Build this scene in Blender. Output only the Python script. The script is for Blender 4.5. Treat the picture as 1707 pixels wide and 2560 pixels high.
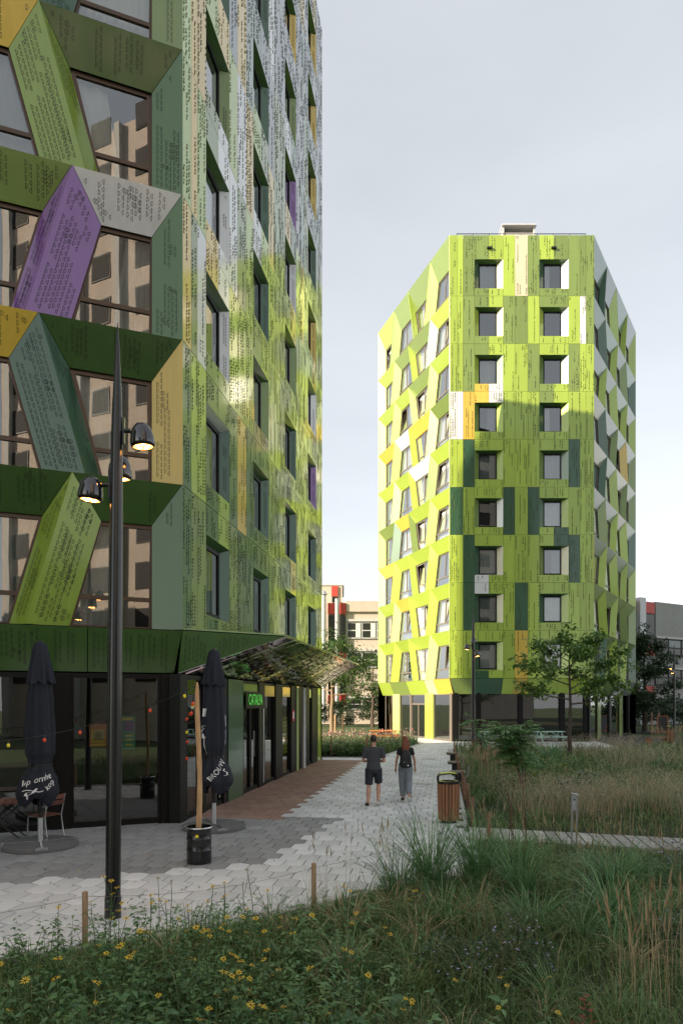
import bpy, math, random
import numpy as np
from mathutils import Vector, Matrix
random.seed(7); RNG = np.random.default_rng(7)
sc = bpy.context.scene
for o in list(bpy.data.objects): bpy.data.objects.remove(o)
COL = sc.collection
R = math.radians

# ------------------------------------------------------------------ camera
CAMH = 2.6
cd = bpy.data.cameras.new('camera'); cam = bpy.data.objects.new('camera', cd); COL.objects.link(cam)
cam.location = (0, 0, CAMH); cam.rotation_euler = (R(90), 0, 0)
cd.sensor_fit = 'VERTICAL'; cd.sensor_height = 36; cd.lens = 24; cd.shift_y = 475 / 2560
cd.clip_start = .1; cd.clip_end = 2000
sc.camera = cam

# ------------------------------------------------------------------ sky and sun
SUN = Vector((1.9, 1.0, -.95)).normalized()          # direction the light travels
EL = math.asin(-SUN.z); AZ = math.atan2(-SUN.x, -SUN.y)
w = bpy.data.worlds.new('World'); sc.world = w; w.use_nodes = True
nt = w.node_tree; nt.nodes.clear()
sky = nt.nodes.new('ShaderNodeTexSky'); sky.sky_type = 'NISHITA'; sky.sun_disc = False
sky.sun_elevation = EL; sky.sun_rotation = AZ; sky.air_density = 1.0; sky.dust_density = .7; sky.ozone_density = 1.0
hs = nt.nodes.new('ShaderNodeHueSaturation'); hs.inputs['Saturation'].default_value = .30
tc = nt.nodes.new('ShaderNodeTexCoord'); mp = nt.nodes.new('ShaderNodeMapping'); mp.inputs['Scale'].default_value = (1.2, 1.2, 4)
nz = nt.nodes.new('ShaderNodeTexNoise'); nz.inputs['Scale'].default_value = 1.6; nz.inputs['Detail'].default_value = 5; nz.inputs['Roughness'].default_value = .55
rp = nt.nodes.new('ShaderNodeValToRGB'); rp.color_ramp.elements[0].position = .35; rp.color_ramp.elements[0].color = (1, 1, 1, 1)
rp.color_ramp.elements[1].position = .75; rp.color_ramp.elements[1].color = (1.14, 1.13, 1.11, 1)
mx = nt.nodes.new('ShaderNodeMix'); mx.data_type = 'RGBA'; mx.blend_type = 'MULTIPLY'; mx.inputs[0].default_value = 1
bg = nt.nodes.new('ShaderNodeBackground'); bg.inputs['Strength'].default_value = .145
wo = nt.nodes.new('ShaderNodeOutputWorld')
L = nt.links.new
veil = nt.nodes.new('ShaderNodeMix'); veil.data_type = 'RGBA'; veil.inputs[0].default_value = .68; veil.inputs[7].default_value = (1.62, 1.73, 1.83, 1)   # thin even high haze
L(sky.outputs[0], hs.inputs['Color']); L(tc.outputs['Generated'], mp.inputs[0]); L(mp.outputs[0], nz.inputs['Vector'])
L(nz.outputs[0], rp.inputs[0]); L(hs.outputs[0], veil.inputs[6]); L(veil.outputs[2], mx.inputs[6]); L(rp.outputs[0], mx.inputs[7]); L(mx.outputs[2], bg.inputs[0]); L(bg.outputs[0], wo.inputs[0])
sl = bpy.data.lights.new('sun', 'SUN'); sl.energy = 4.2; sl.angle = R(.53); sl.color = (1, .83, .63)
so = bpy.data.objects.new('sun', sl); COL.objects.link(so); so.rotation_euler = SUN.to_track_quat('-Z', 'Y').to_euler()
so.location = (-60, -20, 60)
sc.render.engine = 'CYCLES'
sc.view_settings.view_transform = 'Standard'; sc.view_settings.look = 'None'; sc.view_settings.gamma = 1
sc.view_settings.use_curve_mapping = False
sc.view_settings.exposure = 1.36

# ------------------------------------------------------------------ materials
MATS = {}
def newmat(name):
    m = bpy.data.materials.new(name); m.use_nodes = True; n = m.node_tree; n.nodes.clear()
    out = n.nodes.new('ShaderNodeOutputMaterial'); b = n.nodes.new('ShaderNodeBsdfPrincipled')
    n.links.new(b.outputs[0], out.inputs[0]); MATS[name] = m
    return m, n, b, out
def node(n, t, **kw):
    x = n.nodes.new(t)
    for k, v in kw.items():
        if k in x.inputs.keys(): x.inputs[k].default_value = v
        else: setattr(x, k, v)
    return x
def mixc(n, a, b, fac, mode='MIX'):
    x = n.nodes.new('ShaderNodeMix'); x.data_type = 'RGBA'; x.blend_type = mode
    for i, s in ((0, fac), (6, a), (7, b)):
        if hasattr(s, 'links'): n.links.new(s, x.inputs[i])
        else: x.inputs[i].default_value = s if i == 0 else (*s, 1)
    return x.outputs[2]
def noise(n, scale, stretch=(1, 1, 1), detail=3, coord='Object', rough=.5):
    t = node(n, 'ShaderNodeTexCoord'); m = node(n, 'ShaderNodeMapping'); m.inputs['Scale'].default_value = stretch
    z = node(n, 'ShaderNodeTexNoise', Scale=scale, Detail=detail, Roughness=rough)
    n.links.new(t.outputs[coord], m.inputs[0]); n.links.new(m.outputs[0], z.inputs['Vector'])
    return z.outputs[0]
def ramp(n, fac, stops):
    r = n.nodes.new('ShaderNodeValToRGB'); e = r.color_ramp.elements
    while len(e) < len(stops): e.new(.5)
    for i, (p, c) in enumerate(stops): e[i].position = p; e[i].color = (*c, 1) if len(c) == 3 else c
    n.links.new(fac, r.inputs[0]); return r.outputs[0]
def bump(n, b, h, strength=.2, dist=.01):
    x = node(n, 'ShaderNodeBump', Strength=strength, Distance=dist); n.links.new(h, x.inputs['Height']); n.links.new(x.outputs[0], b.inputs['Normal'])
def sc3(c, f): return tuple(min(1, x * f) for x in c)
def paint(name, c, rough=.3, metal=0., spec=.5, var=.10, wave=True, coat=0.):
    """coated sheet metal: faint vertical brush streaks, slight oil-canning"""
    m, n, b, o = newmat(name)
    f = noise(n, 9, (1, 1, .06), 4)
    g = noise(n, 1.2, (1, 1, 1), 2)
    c1 = mixc(n, sc3(c, 1 - var), sc3(c, 1 + var), f); c2 = mixc(n, c1, sc3(c, .9), ramp(n, g, [(.5, (0, 0, 0)), (.75, (.5, .5, .5))]))
    oi = node(n, 'ShaderNodeObjectInfo'); rv = node(n, 'ShaderNodeMapRange'); n.links.new(oi.outputs['Random'], rv.inputs[0]); rv.inputs[3].default_value = .88; rv.inputs[4].default_value = 1.08
    hv = node(n, 'ShaderNodeHueSaturation'); n.links.new(c2, hv.inputs['Color']); n.links.new(rv.outputs[0], hv.inputs['Value']); n.links.new(hv.outputs[0], b.inputs['Base Color'])
    b.inputs['Metallic'].default_value = metal; b.inputs['Specular IOR Level'].default_value = spec
    r = node(n, 'ShaderNodeMapRange'); n.links.new(f, r.inputs[0]); r.inputs[3].default_value = rough - .05; r.inputs[4].default_value = rough + .07
    n.links.new(r.outputs[0], b.inputs['Roughness'])
    if coat: b.inputs['Coat Weight'].default_value = coat; b.inputs['Coat Roughness'].default_value = .10; b.inputs['Coat IOR'].default_value = 1.5
    if wave: bump(n, b, noise(n, 1.6, (1, 1, .5), 1), .35, .012)
    return m
def simple(name, c, rough=.6, metal=0, spec=.5, var=.15, scale=8, stretch=(1, 1, 1), bmp=0., bscale=60):
    m, n, b, o = newmat(name)
    f = noise(n, scale, stretch, 4)
    n.links.new(mixc(n, sc3(c, 1 - var), sc3(c, 1 + var), f), b.inputs['Base Color'])
    b.inputs['Roughness'].default_value = rough; b.inputs['Metallic'].default_value = metal; b.inputs['Specular IOR Level'].default_value = spec
    if bmp: bump(n, b, noise(n, bscale, stretch, 4), bmp, .01)
    return m
PAL = dict(L=(.37, .50, .065), G=(.19, .27, .065), D=(.035, .105, .05), Y=(.70, .48, .07), W=(.78, .78, .79), P=(.27, .12, .37),
           S=(.17, .26, .19), O=(.056, .120, .028), M=(.062, .145, .035), C=(.62, .58, .40), K=(.22, .26, .24), N=(.34, .33, .22), V=(.25, .36, .04), T=(.20, .225, .235), B=(.52, .66, .20))
PN = dict(L='lime', G='leaf_green', D='forest_green', Y='amber', W='white', P='purple', S='sage', O='olive', M='moss', C='cream', K='silver_green', N='stone', V='vivid_green', T='sky_reflection_grey', B='bright_lime')
for k, c in PAL.items(): paint('panel_' + PN[k], c, .4, metal=.1, spec=.3, coat=1.)
def pm(k): return MATS['panel_' + PN[k]]
for q_, c_ in (('mirrored_gold', (.90, .80, .40)), ('mirrored_rose', (.58, .46, .45)), ('green', (.52, .62, .30)), ('silver', (.88, .86, .78))): paint('canopy_' + q_, c_, .07, metal=1.0, var=.2, wave=False)  # canopy tints put the reflected surroundings into the metal colour
simple('dark_frame', (.006, .0055, .005), .45, spec=.25, var=.1)
simple('bronze_frame', (.095, .062, .045), .38, metal=.4, var=.1)
simple('warm_grey_frame', (.20, .17, .14), .4, metal=.3, var=.08)
simple('black_metal', (.012, .012, .013), .3, spec=.5)
simple('hole_black', (.004, .005, .004), .6)
simple('core_dark', (.02, .02, .021), .8)
simple('room_dark', (.035, .032, .03), .8)
simple('curtain_white', (.62, .62, .60), .9, var=.12, scale=3)
simple('curtain_grey', (.32, .34, .34), .9, var=.12, scale=3)
simple('curtain_green', (.10, .20, .13), .9, var=.12, scale=3)
simple('roof_grey', (.28, .28, .28), .8)
simple('galvanised', (.52, .53, .54), .42, metal=.7, var=.12)
simple('steel', (.62, .62, .63), .25, metal=.9, var=.06)
simple('concrete_light', (.50, .49, .47), .85, var=.12, scale=3, bmp=.2)
simple('slab_grey', (.12, .12, .123), .85, var=.12, scale=6, bmp=.2)
simple('red_panel', (.50, .055, .04), .5, var=.1)
simple('grey_panel', (.56, .57, .58), .5, var=.05)
simple('ink_white', (.80, .80, .80), .7, var=.03)
simple('catalpa_green', (.10, .62, .07), .4, var=.03)
def wood(name, c, rough=.6, stretch=(14, 14, .8)):
    m, n, b, o = newmat(name)
    oi = node(n, 'ShaderNodeObjectInfo')
    f = noise(n, 3, stretch, 6, rough=.65); h = ramp(n, f, [(.3, sc3(c, .55)), (.55, c), (.8, sc3(c, 1.35))])
    r = node(n, 'ShaderNodeMapRange'); n.links.new(oi.outputs['Random'], r.inputs[0]); r.inputs[3].default_value = .72; r.inputs[4].default_value = 1.25
    hv = node(n, 'ShaderNodeHueSaturation'); n.links.new(h, hv.inputs['Color']); n.links.new(r.outputs[0], hv.inputs['Value'])
    n.links.new(hv.outputs[0], b.inputs['Base Color']); b.inputs['Roughness'].default_value = rough
    bump(n, b, f, .3, .004); return m
wood('wood_bin', (.30, .135, .065)); wood('wood_stake', (.36, .23, .13), .75); wood('wood_grey', (.27, .24, .19), .8, (10, 10, 1.5))
wood('wood_pole', (.46, .29, .15), .7, (8, 8, .9)); wood('wood_cafe', (.17, .055, .03), .5); wood('wood_orange', (.70, .20, .05), .5, (3, 3, 3)); wood('wood_mint', (.42, .60, .52), .6, (3, 3, 3))
wood('wood_post', (.23, .11, .065), .8)
wood('deck_board', (.38, .37, .34), .8, (2, 2, 2))
def glass(name, base=.2, gain=1.3, tint=(.80, .84, .82), rough=.0):
    m, n, b, o = newmat(name); n.nodes.remove(b)
    fr = node(n, 'ShaderNodeFresnel', IOR=1.5); mm = node(n, 'ShaderNodeMath', operation='MULTIPLY_ADD'); n.links.new(fr.outputs[0], mm.inputs[0])
    mm.inputs[1].default_value = gain; mm.inputs[2].default_value = base; mm.use_clamp = True
    tr = node(n, 'ShaderNodeBsdfTransparent', Color=(*tint, 1)); gl = node(n, 'ShaderNodeBsdfGlossy', Roughness=rough)
    gl.inputs['Color'].default_value = (.95, .96, .96, 1)
    bp = node(n, 'ShaderNodeBump', Strength=.25, Distance=.004); n.links.new(noise(n, 1.1, (1, 1, .6), 1), bp.inputs['Height']); n.links.new(bp.outputs[0], gl.inputs['Normal'])
    mix = node(n, 'ShaderNodeMixShader'); n.links.new(mm.outputs[0], mix.inputs[0]); n.links.new(tr.outputs[0], mix.inputs[1]); n.links.new(gl.outputs[0], mix.inputs[2])
    n.links.new(mix.outputs[0], o.inputs[0]); return m
glass('glass_coated', .17, 1.3); glass('glass_sky', .36, 1.3); glass('glass_shop', .13, 1.3, (.70, .74, .72))
def emis(name, c, s, base=(0, 0, 0)):
    m, n, b, o = newmat(name); b.inputs['Base Color'].default_value = (*base, 1)
    b.inputs['Emission Color'].default_value = (*c, 1); b.inputs['Emission Strength'].default_value = s; return m
emis('led_warm', (1, .42, .10), 14); emis('lamp_glow', (1, .36, .07), 2.6, (.3, .2, .1))
emis('neon_green', (.12, .85, .08), .22, (.05, .4, .05))
def brick(name, c1, c2, mortar, scale=1., axis='XZ'):
    m, n, b, o = newmat(name)
    t = node(n, 'ShaderNodeTexCoord'); sep = node(n, 'ShaderNodeSeparateXYZ'); n.links.new(t.outputs['Object'], sep.inputs[0])
    add = node(n, 'ShaderNodeMath', operation='ADD'); n.links.new(sep.outputs[0], add.inputs[0]); n.links.new(sep.outputs[1], add.inputs[1])
    cb = node(n, 'ShaderNodeCombineXYZ'); n.links.new(add.outputs[0], cb.inputs[0]); n.links.new(sep.outputs[2], cb.inputs[1])
    bt = node(n, 'ShaderNodeTexBrick', Scale=scale); bt.inputs['Color1'].default_value = (*c1, 1); bt.inputs['Color2'].default_value = (*c2, 1); bt.inputs['Mortar'].default_value = (*mortar, 1)
    bt.inputs['Brick Width'].default_value = .24; bt.inputs['Row Height'].default_value = .07; bt.inputs['Mortar Size'].default_value = .006
    n.links.new(cb.outputs[0], bt.inputs['Vector'])
    st = noise(n, .7, (1, 1, .5), 5)
    n.links.new(mixc(n, bt.outputs['Color'], mixc(n, bt.outputs['Color'], (.75, .73, .70), 1, 'MULTIPLY'), st), b.inputs['Base Color']); b.inputs['Roughness'].default_value = .9
    return m
brick('brick_cream', (.62, .54, .46), (.56, .48, .41), (.50, .45, .39)); brick('brick_grey', (.40, .40, .37), (.34, .34, .32), (.28, .28, .27))
brick('brick_peach', (.68, .57, .49), (.60, .50, .43), (.56, .50, .44))
def leafmat(name, stops, rough=.45, trans=.25, spec=.5):
    m, n, b, o = newmat(name); g = node(n, 'ShaderNodeNewGeometry')
    f = noise(n, .9, (1, 1, 1), 2)
    ad = node(n, 'ShaderNodeMath', operation='MULTIPLY_ADD'); n.links.new(g.outputs['Random Per Island'], ad.inputs[0]); ad.inputs[1].default_value = .72
    n.links.new(f, ad.inputs[2]); sb = node(n, 'ShaderNodeMath', operation='SUBTRACT'); n.links.new(ad.outputs[0], sb.inputs[0]); sb.inputs[1].default_value = .36
    c = ramp(n, sb.outputs[0], stops); n.links.new(c, b.inputs['Base Color']); b.inputs['Roughness'].default_value = rough
    b.inputs['Specular IOR Level'].default_value = spec
    if trans:
        tl = node(n, 'ShaderNodeBsdfTranslucent'); n.links.new(c, tl.inputs[0]); mix = node(n, 'ShaderNodeMixShader'); mix.inputs[0].default_value = trans
        n.links.new(b.outputs[0], mix.inputs[1]); n.links.new(tl.outputs[0], mix.inputs[2]); n.links.new(mix.outputs[0], o.inputs[0])
    return m
leafmat('leaf_meadow', [(0, (0.0483, 0.0920, 0.0299)), (.4, (0.0920, 0.1667, 0.0483)), (.75, (0.1552, 0.2357, 0.0713)), (1, (0.3105, 0.3335, 0.1380))])
leafmat('leaf_lush', [(0, (0.0691, 0.1427, 0.0506)), (.5, (0.1267, 0.2648, 0.1035)), (1, (0.2648, 0.4259, 0.1726))])
leafmat('leaf_herb', [(0, (0.0499, 0.1123, 0.0450)), (.5, (0.0949, 0.2046, 0.0749)), (1, (0.1872, 0.3120, 0.1123))])
leafmat('leaf_tree', [(0, (0.0239, 0.0538, 0.0149)), (.5, (0.0538, 0.1121, 0.0269)), (1, (0.1271, 0.2093, 0.0449))])
leafmat('leaf_fresh', [(0, (.06, .11, .03)), (.5, (.11, .19, .05)), (1, (.22, .29, .09))])
leafmat('leaf_catalpa', [(0, (.045, .10, .02)), (.5, (.11, .21, .04)), (1, (.24, .36, .07))])
leafmat('leaf_dark', [(0, (0.0156, 0.0338, 0.0130)), (.5, (0.0312, 0.0650, 0.0234)), (1, (0.0650, 0.1105, 0.0390))])
leafmat('leaf_sumac', [(0, (0.0628, 0.1435, 0.0448)), (.5, (0.1076, 0.2332, 0.0718)), (1, (0.2153, 0.3409, 0.1076))])
leafmat('straw', [(0, (.26, .19, .10)), (.5, (.46, .34, .19)), (1, (.64, .52, .33))], .8)
leafmat('straw_pale', [(0, (0.3220, 0.2645, 0.1725)), (.5, (0.5060, 0.4140, 0.2760)), (1, (0.6900, 0.5980, 0.4370))], .85)
leafmat('petal_yellow', [(0, (.62, .36, .015)), (.5, (.80, .52, .03)), (1, (.85, .62, .06))], .6)
leafmat('petal_lilac', [(0, (.36, .34, .60)), (.5, (.50, .48, .74)), (1, (.68, .66, .85))], .6)
leafmat('petal_pink', [(0, (.60, .08, .10)), (.5, (.70, .25, .28)), (1, (.80, .55, .5))], .6)
leafmat('leaf_red', [(0, (.20, .04, .025)), (.5, (.32, .08, .05)), (1, (.42, .15, .09))], .6)
simple('flower_eye', (.05, .03, .015), .9); simple('stem_green', (.06, .10, .03), .7); simple('stem_red', (.12, .05, .035), .7)
simple('bark', (.085, .062, .045), .9, var=.35, scale=12, stretch=(1, 1, .2), bmp=.5); simple('bark_pale', (.26, .19, .12), .9, var=.3, scale=12, stretch=(1, 1, .2), bmp=.4)
def paver(name, c, island):
    m, n, b, o = newmat(name)
    if island: rnd = node(n, 'ShaderNodeNewGeometry').outputs['Random Per Island']
    else: rnd = node(n, 'ShaderNodeObjectInfo').outputs['Random']
    r = node(n, 'ShaderNodeMapRange'); n.links.new(rnd, r.inputs[0]); r.inputs[3].default_value = .86; r.inputs[4].default_value = 1.1
    big = noise(n, .5, (1, 1, 1), 5, rough=.6); fine = noise(n, 55, (1, 1, 1), 4); sp = noise(n, 7, (1, 1, 1), 4, rough=.7)
    col = mixc(n, sc3(c, .84), sc3(c, 1.1), ramp(n, big, [(.3, (0, 0, 0)), (.7, (1, 1, 1))])); col = mixc(n, col, sc3(c, .72), ramp(n, sp, [(.55, (0, 0, 0)), (.8, (.55, .55, .55))]))
    hv = node(n, 'ShaderNodeHueSaturation'); n.links.new(col, hv.inputs['Color']); n.links.new(r.outputs[0], hv.inputs['Value'])
    n.links.new(hv.outputs[0], b.inputs['Base Color']); b.inputs['Roughness'].default_value = .82; bump(n, b, fine, .25, .003); return m
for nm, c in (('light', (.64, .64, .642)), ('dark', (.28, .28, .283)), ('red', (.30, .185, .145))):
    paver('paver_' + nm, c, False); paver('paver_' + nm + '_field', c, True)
def soil(name, c1, c2, c3, s=1.5):
    m, n, b, o = newmat(name); f = noise(n, s, (1, 1, 1), 8, rough=.65); n.links.new(ramp(n, f, [(.3, c1), (.5, c2), (.7, c3)]), b.inputs['Base Color'])
    b.inputs['Roughness'].default_value = .95; bump(n, b, noise(n, 20, (1, 1, 1), 5), .6, .04); return m
soil('soil', (.018, .022, .010), (.030, .040, .014), (.048, .045, .022)); soil('lawn', (.035, .06, .018), (.05, .085, .025), (.075, .10, .035), .6)
soil('joint', (.035, .032, .026), (.05, .046, .038), (.035, .042, .02), 6); soil('asphalt', (.045, .045, .047), (.055, .055, .057), (.065, .065, .066))
soil('plaza_concrete', (.36, .355, .345), (.42, .415, .40), (.45, .445, .43), 2)
simple('skin', (.50, .27, .18), .5, var=.06); simple('shirt_grey', (.055, .055, .060), .85, var=.12, scale=30); simple('shorts_navy', (.018, .020, .028), .85, scale=30)
simple('trousers_grey', (.20, .22, .25), .85, var=.12, scale=25); simple('hair_brown', (.022, .012, .008), .55, var=.4, scale=40, stretch=(1, 1, .2)); simple('hair_red', (.20, .055, .018), .5, var=.4, scale=40, stretch=(1, 1, .1))
simple('pack_black', (.010, .010, .011), .6); simple('shoe_black', (.012, .012, .012), .6); simple('shoe_sole', (.70, .70, .68), .6); simple('top_black', (.014, .015, .018), .85)
simple('canvas_navy', (.013, .016, .026), .85, var=.2, scale=14, bmp=.15, bscale=250); simple('canvas_blue', (.045, .062, .085), .85)
simple('drum_black', (.010, .010, .011), .22, spec=.6, var=.2); simple('rubber', (.015, .015, .015), .7); simple('earth', (.03, .02, .012), .95)
simple('tab_lime', (.20, .28, .04), .7); simple('tab_green', (.05, .09, .03), .65)
simple('bulb_red', (.75, .07, .02), .25); simple('bulb_yellow', (.80, .68, .03), .25); simple('bulb_green', (.12, .45, .05), .25); simple('bulb_clear', (.7, .75, .78), .15)
simple('poster_teal', (.10, .34, .26), .7); simple('poster_orange', (.62, .26, .08), .7); simple('poster_yellow', (.75, .62, .08), .7); simple('poster_violet', (.22, .12, .32), .7)
simple('card_red', (.6, .02, .02), .5); simple('lamp_chrome', (.10, .10, .105), .12, metal=.9, var=.05); simple('lamp_black', (.013, .013, .014), .22, spec=.6, var=.1)
simple('bin_lid_green', (.55, .60, .10), .5)
simple('wire', (.12, .11, .10), .6); simple('mail_yellow', (.55, .52, .05), .4)
# ------------------------------------------------------------------ mesh helpers
def tag(o, label=None, cat=None, group=None, kind=None):
    for k, v in (('label', label), ('category', cat), ('group', group), ('kind', kind)):
        if v: o[k] = v
    return o
def empty(name, loc, rz=0, **kw):
    o = bpy.data.objects.new(name, None); COL.objects.link(o); o.location = loc; o.rotation_euler = (0, 0, rz); o.empty_display_size = .2
    return tag(o, **kw)
def adopt(o, parent, world=False):
    o.parent = parent
    if world: o.matrix_parent_inverse = Matrix.Translation(-Vector(parent.location))
def copy_tree(o, parent=None):
    c = o.copy(); COL.objects.link(c); c.parent = parent
    for ch in o.children: copy_tree(ch, c)
    return c
class MB:
    def __init__(s): s.V = []; s.F = []; s.M = []; s.mats = []
    def mi(s, m):
        if isinstance(m, str): m = MATS[m]
        if m not in s.mats: s.mats.append(m)
        return s.mats.index(m)
    def add(s, V, F, m):
        k = len(s.V); i = s.mi(m); s.V += [tuple(v) for v in V]
        for f in F: s.F.append(tuple(x + k for x in f)); s.M.append(i)
        return s
    def box(s, c, sz, m, rz=0, M=None):
        hx, hy, hz = sz[0] / 2, sz[1] / 2, sz[2] / 2; ca, sa = math.cos(rz), math.sin(rz); V = []
        for z in (-hz, hz):
            for x, y in ((-hx, -hy), (hx, -hy), (hx, hy), (-hx, hy)):
                V.append(Vector((c[0] + x * ca - y * sa, c[1] + x * sa + y * ca, c[2] + z)) if M is None else M @ Vector((c[0] + x, c[1] + y, c[2] + z)))
        return s.add(V, [(3, 2, 1, 0), (4, 5, 6, 7), (0, 1, 5, 4), (1, 2, 6, 5), (2, 3, 7, 6), (3, 0, 4, 7)], m)
    def beam(s, a, b, wd, ht, m, up=(0, 0, 1)):
        a, b = Vector(a), Vector(b); d = (b - a).normalized(); u = Vector(up)
        x = d.cross(u)
        if x.length < 1e-4: x = d.cross(Vector((1, 0, 0)))
        x.normalize(); y = x.cross(d).normalized(); V = []
        for p in (a, b):
            for i, j in ((-1, -1), (1, -1), (1, 1), (-1, 1)): V.append(p + x * i * wd / 2 + y * j * ht / 2)
        return s.add(V, [(3, 2, 1, 0), (4, 5, 6, 7), (0, 1, 5, 4), (1, 2, 6, 5), (2, 3, 7, 6), (3, 0, 4, 7)], m)
    def slab(s, pts, off, m):
        """polygon extruded by vector off"""
        n = len(pts); P = [Vector(p) for p in pts]; off = Vector(off)
        return s.add(P + [p + off for p in P], [tuple(range(n - 1, -1, -1)), tuple(range(n, 2 * n))] + [(i, (i + 1) % n, n + (i + 1) % n, n + i) for i in range(n)], m)
    def tube(s, pts, rad, m, seg=10, cap=True, ell=None):
        P = [Vector(p) for p in pts]; n = len(P)
        rad = [rad] * n if not hasattr(rad, '__len__') else rad; V = []; F = []; prev = None
        for i in range(n):
            d = (P[min(i + 1, n - 1)] - P[max(i - 1, 0)]).normalized()
            if prev is None: x = d.cross(Vector((0, 1, 0))) if abs(d.y) < .9 else d.cross(Vector((1, 0, 0)))
            else: x = prev - d * prev.dot(d)
            x.normalize(); prev = x; y = d.cross(x)
            for k in range(seg):
                a = 2 * math.pi * k / seg
                V.append(P[i] + x * math.cos(a) * rad[i] * (ell[0] if ell else 1) + y * math.sin(a) * rad[i] * (ell[1] if ell else 1))
        for i in range(n - 1):
            for k in range(seg):
                F.append((i * seg + k, i * seg + (k + 1) % seg, (i + 1) * seg + (k + 1) % seg, (i + 1) * seg + k))
        if cap: F += [tuple(range(seg - 1, -1, -1)), tuple(range((n - 1) * seg, n * seg))]
        return s.add(V, F, m)
    def lathe(s, prof, m, c=(0, 0, 0), seg=20, cap=True):
        V = []; F = []
        for r, z in prof:
            for k in range(seg):
                a = 2 * math.pi * k / seg; V.append((c[0] + r * math.cos(a), c[1] + r * math.sin(a), c[2] + z))
        for i in range(len(prof) - 1):
            for k in range(seg): F.append((i * seg + k, i * seg + (k + 1) % seg, (i + 1) * seg + (k + 1) % seg, (i + 1) * seg + k))
        if cap: F += [tuple(range(seg - 1, -1, -1)), tuple(range((len(prof) - 1) * seg, len(prof) * seg))]
        return s.add(V, F, m)
    def rings(s, rings, m, cap=True):
        seg = len(rings[0]); V = [p for r in rings for p in r]; F = []
        for i in range(len(rings) - 1):
            for k in range(seg): F.append((i * seg + k, i * seg + (k + 1) % seg, (i + 1) * seg + (k + 1) % seg, (i + 1) * seg + k))
        if cap: F += [tuple(range(seg - 1, -1, -1)), tuple(range((len(rings) - 1) * seg, len(rings) * seg))]
        return s.add(V, F, m)
    def build(s, name, parent=None, world=False, smooth=False, **kw):
        me = bpy.data.meshes.new(name); me.from_pydata([tuple(v) for v in s.V], [], s.F)
        for m in s.mats: me.materials.append(m)
        if len(s.mats) > 1: me.polygons.foreach_set('material_index', s.M)
        if smooth:
            me.polygons.foreach_set('use_smooth', [True] * len(me.polygons))
            if smooth != 'all':
                try: me.set_sharp_from_angle(angle=R(38))
                except Exception: pass
        me.update(); o = bpy.data.objects.new(name, me); COL.objects.link(o)
        if parent: adopt(o, parent, world)
        return tag(o, **kw)
def fast(name, V, F, mat, parent=None, world=False, smooth=False, **kw):
    """V (n,3) array, F (m,3|4) array"""
    V = np.asarray(V, np.float32); F = np.asarray(F, np.int32); me = bpy.data.meshes.new(name)
    me.vertices.add(len(V)); me.vertices.foreach_set('co', V.ravel()); k = F.shape[1]
    me.loops.add(F.size); me.loops.foreach_set('vertex_index', F.ravel()); me.polygons.add(len(F))
    me.polygons.foreach_set('loop_start', np.arange(0, F.size, k, dtype=np.int32)); me.polygons.foreach_set('loop_total', np.full(len(F), k, np.int32))
    if smooth: me.polygons.foreach_set('use_smooth', np.ones(len(F), bool))
    me.materials.append(MATS[mat] if isinstance(mat, str) else mat); me.update(); me.validate()
    o = bpy.data.objects.new(name, me); COL.objects.link(o)
    if parent: adopt(o, parent, world)
    return tag(o, **kw)
def newell(P):
    n = Vector((0, 0, 0))
    for i in range(len(P)):
        a, b = P[i], P[(i + 1) % len(P)]; n += Vector(((a.y - b.y) * (a.z + b.z), (a.z - b.z) * (a.x + b.x), (a.x - b.x) * (a.y + b.y)))
    return n.normalized()
def inset(P, g):
    n = newell(P); c = sum(P, Vector()) / len(P); e1 = (P[1] - P[0]).normalized(); e2 = n.cross(e1)
    Q = [((p - c).dot(e1), (p - c).dot(e2)) for p in P]; H = [(p - c).dot(n) for p in P]; k = len(Q); out = []
    for i in range(k):
        a, b, d = Q[i - 1], Q[i], Q[(i + 1) % k]
        u = Vector((b[0] - a[0], b[1] - a[1])); v = Vector((d[0] - b[0], d[1] - b[1]))
        if u.length < 1e-5 or v.length < 1e-5: out.append(P[i].copy()); continue
        u.normalize(); v.normalize(); n1 = Vector((-u.y, u.x)); n2 = Vector((-v.y, v.x)); m = n1 + n2; dd = 1 + n1.dot(n2)
        m = m * (g / max(dd, .15)); out.append(c + e1 * (b[0] + m.x) + e2 * (b[1] + m.y) + n * H[i])
    return out, n
def panel(name, pts, mat, root, out, t=.03, gap=.008, parent=None, **kw):
    P = [Vector(p) for p in pts]
    if newell(P).dot(Vector(out)) < 0: P.reverse()
    Q, n = inset(P, gap); k = len(Q)
    mb = MB(); mb.add(Q + [q - n * t for q in Q], [tuple(range(k))] + [((i + 1) % k, i, k + i, k + (i + 1) % k) for i in range(k)], mat)
    if parent: return mb.build(name, parent, False, **kw)
    return mb.build(name, root, True, **kw)
def text_geo(txt, size=1., shear=0., space=1.):
    cu = bpy.data.curves.new('lettering', 'FONT'); cu.body = txt; cu.size = size; cu.shear = shear; cu.space_character = space; cu.resolution_u = 3
    o = bpy.data.objects.new('lettering', cu); COL.objects.link(o); dg = bpy.context.evaluated_depsgraph_get()
    me = bpy.data.meshes.new_from_object(o.evaluated_get(dg)); V = [v.co.copy() for v in me.vertices]; F = [tuple(p.vertices) for p in me.polygons]
    bpy.data.objects.remove(o); bpy.data.curves.remove(cu); bpy.data.meshes.remove(me); return V, F

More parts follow.
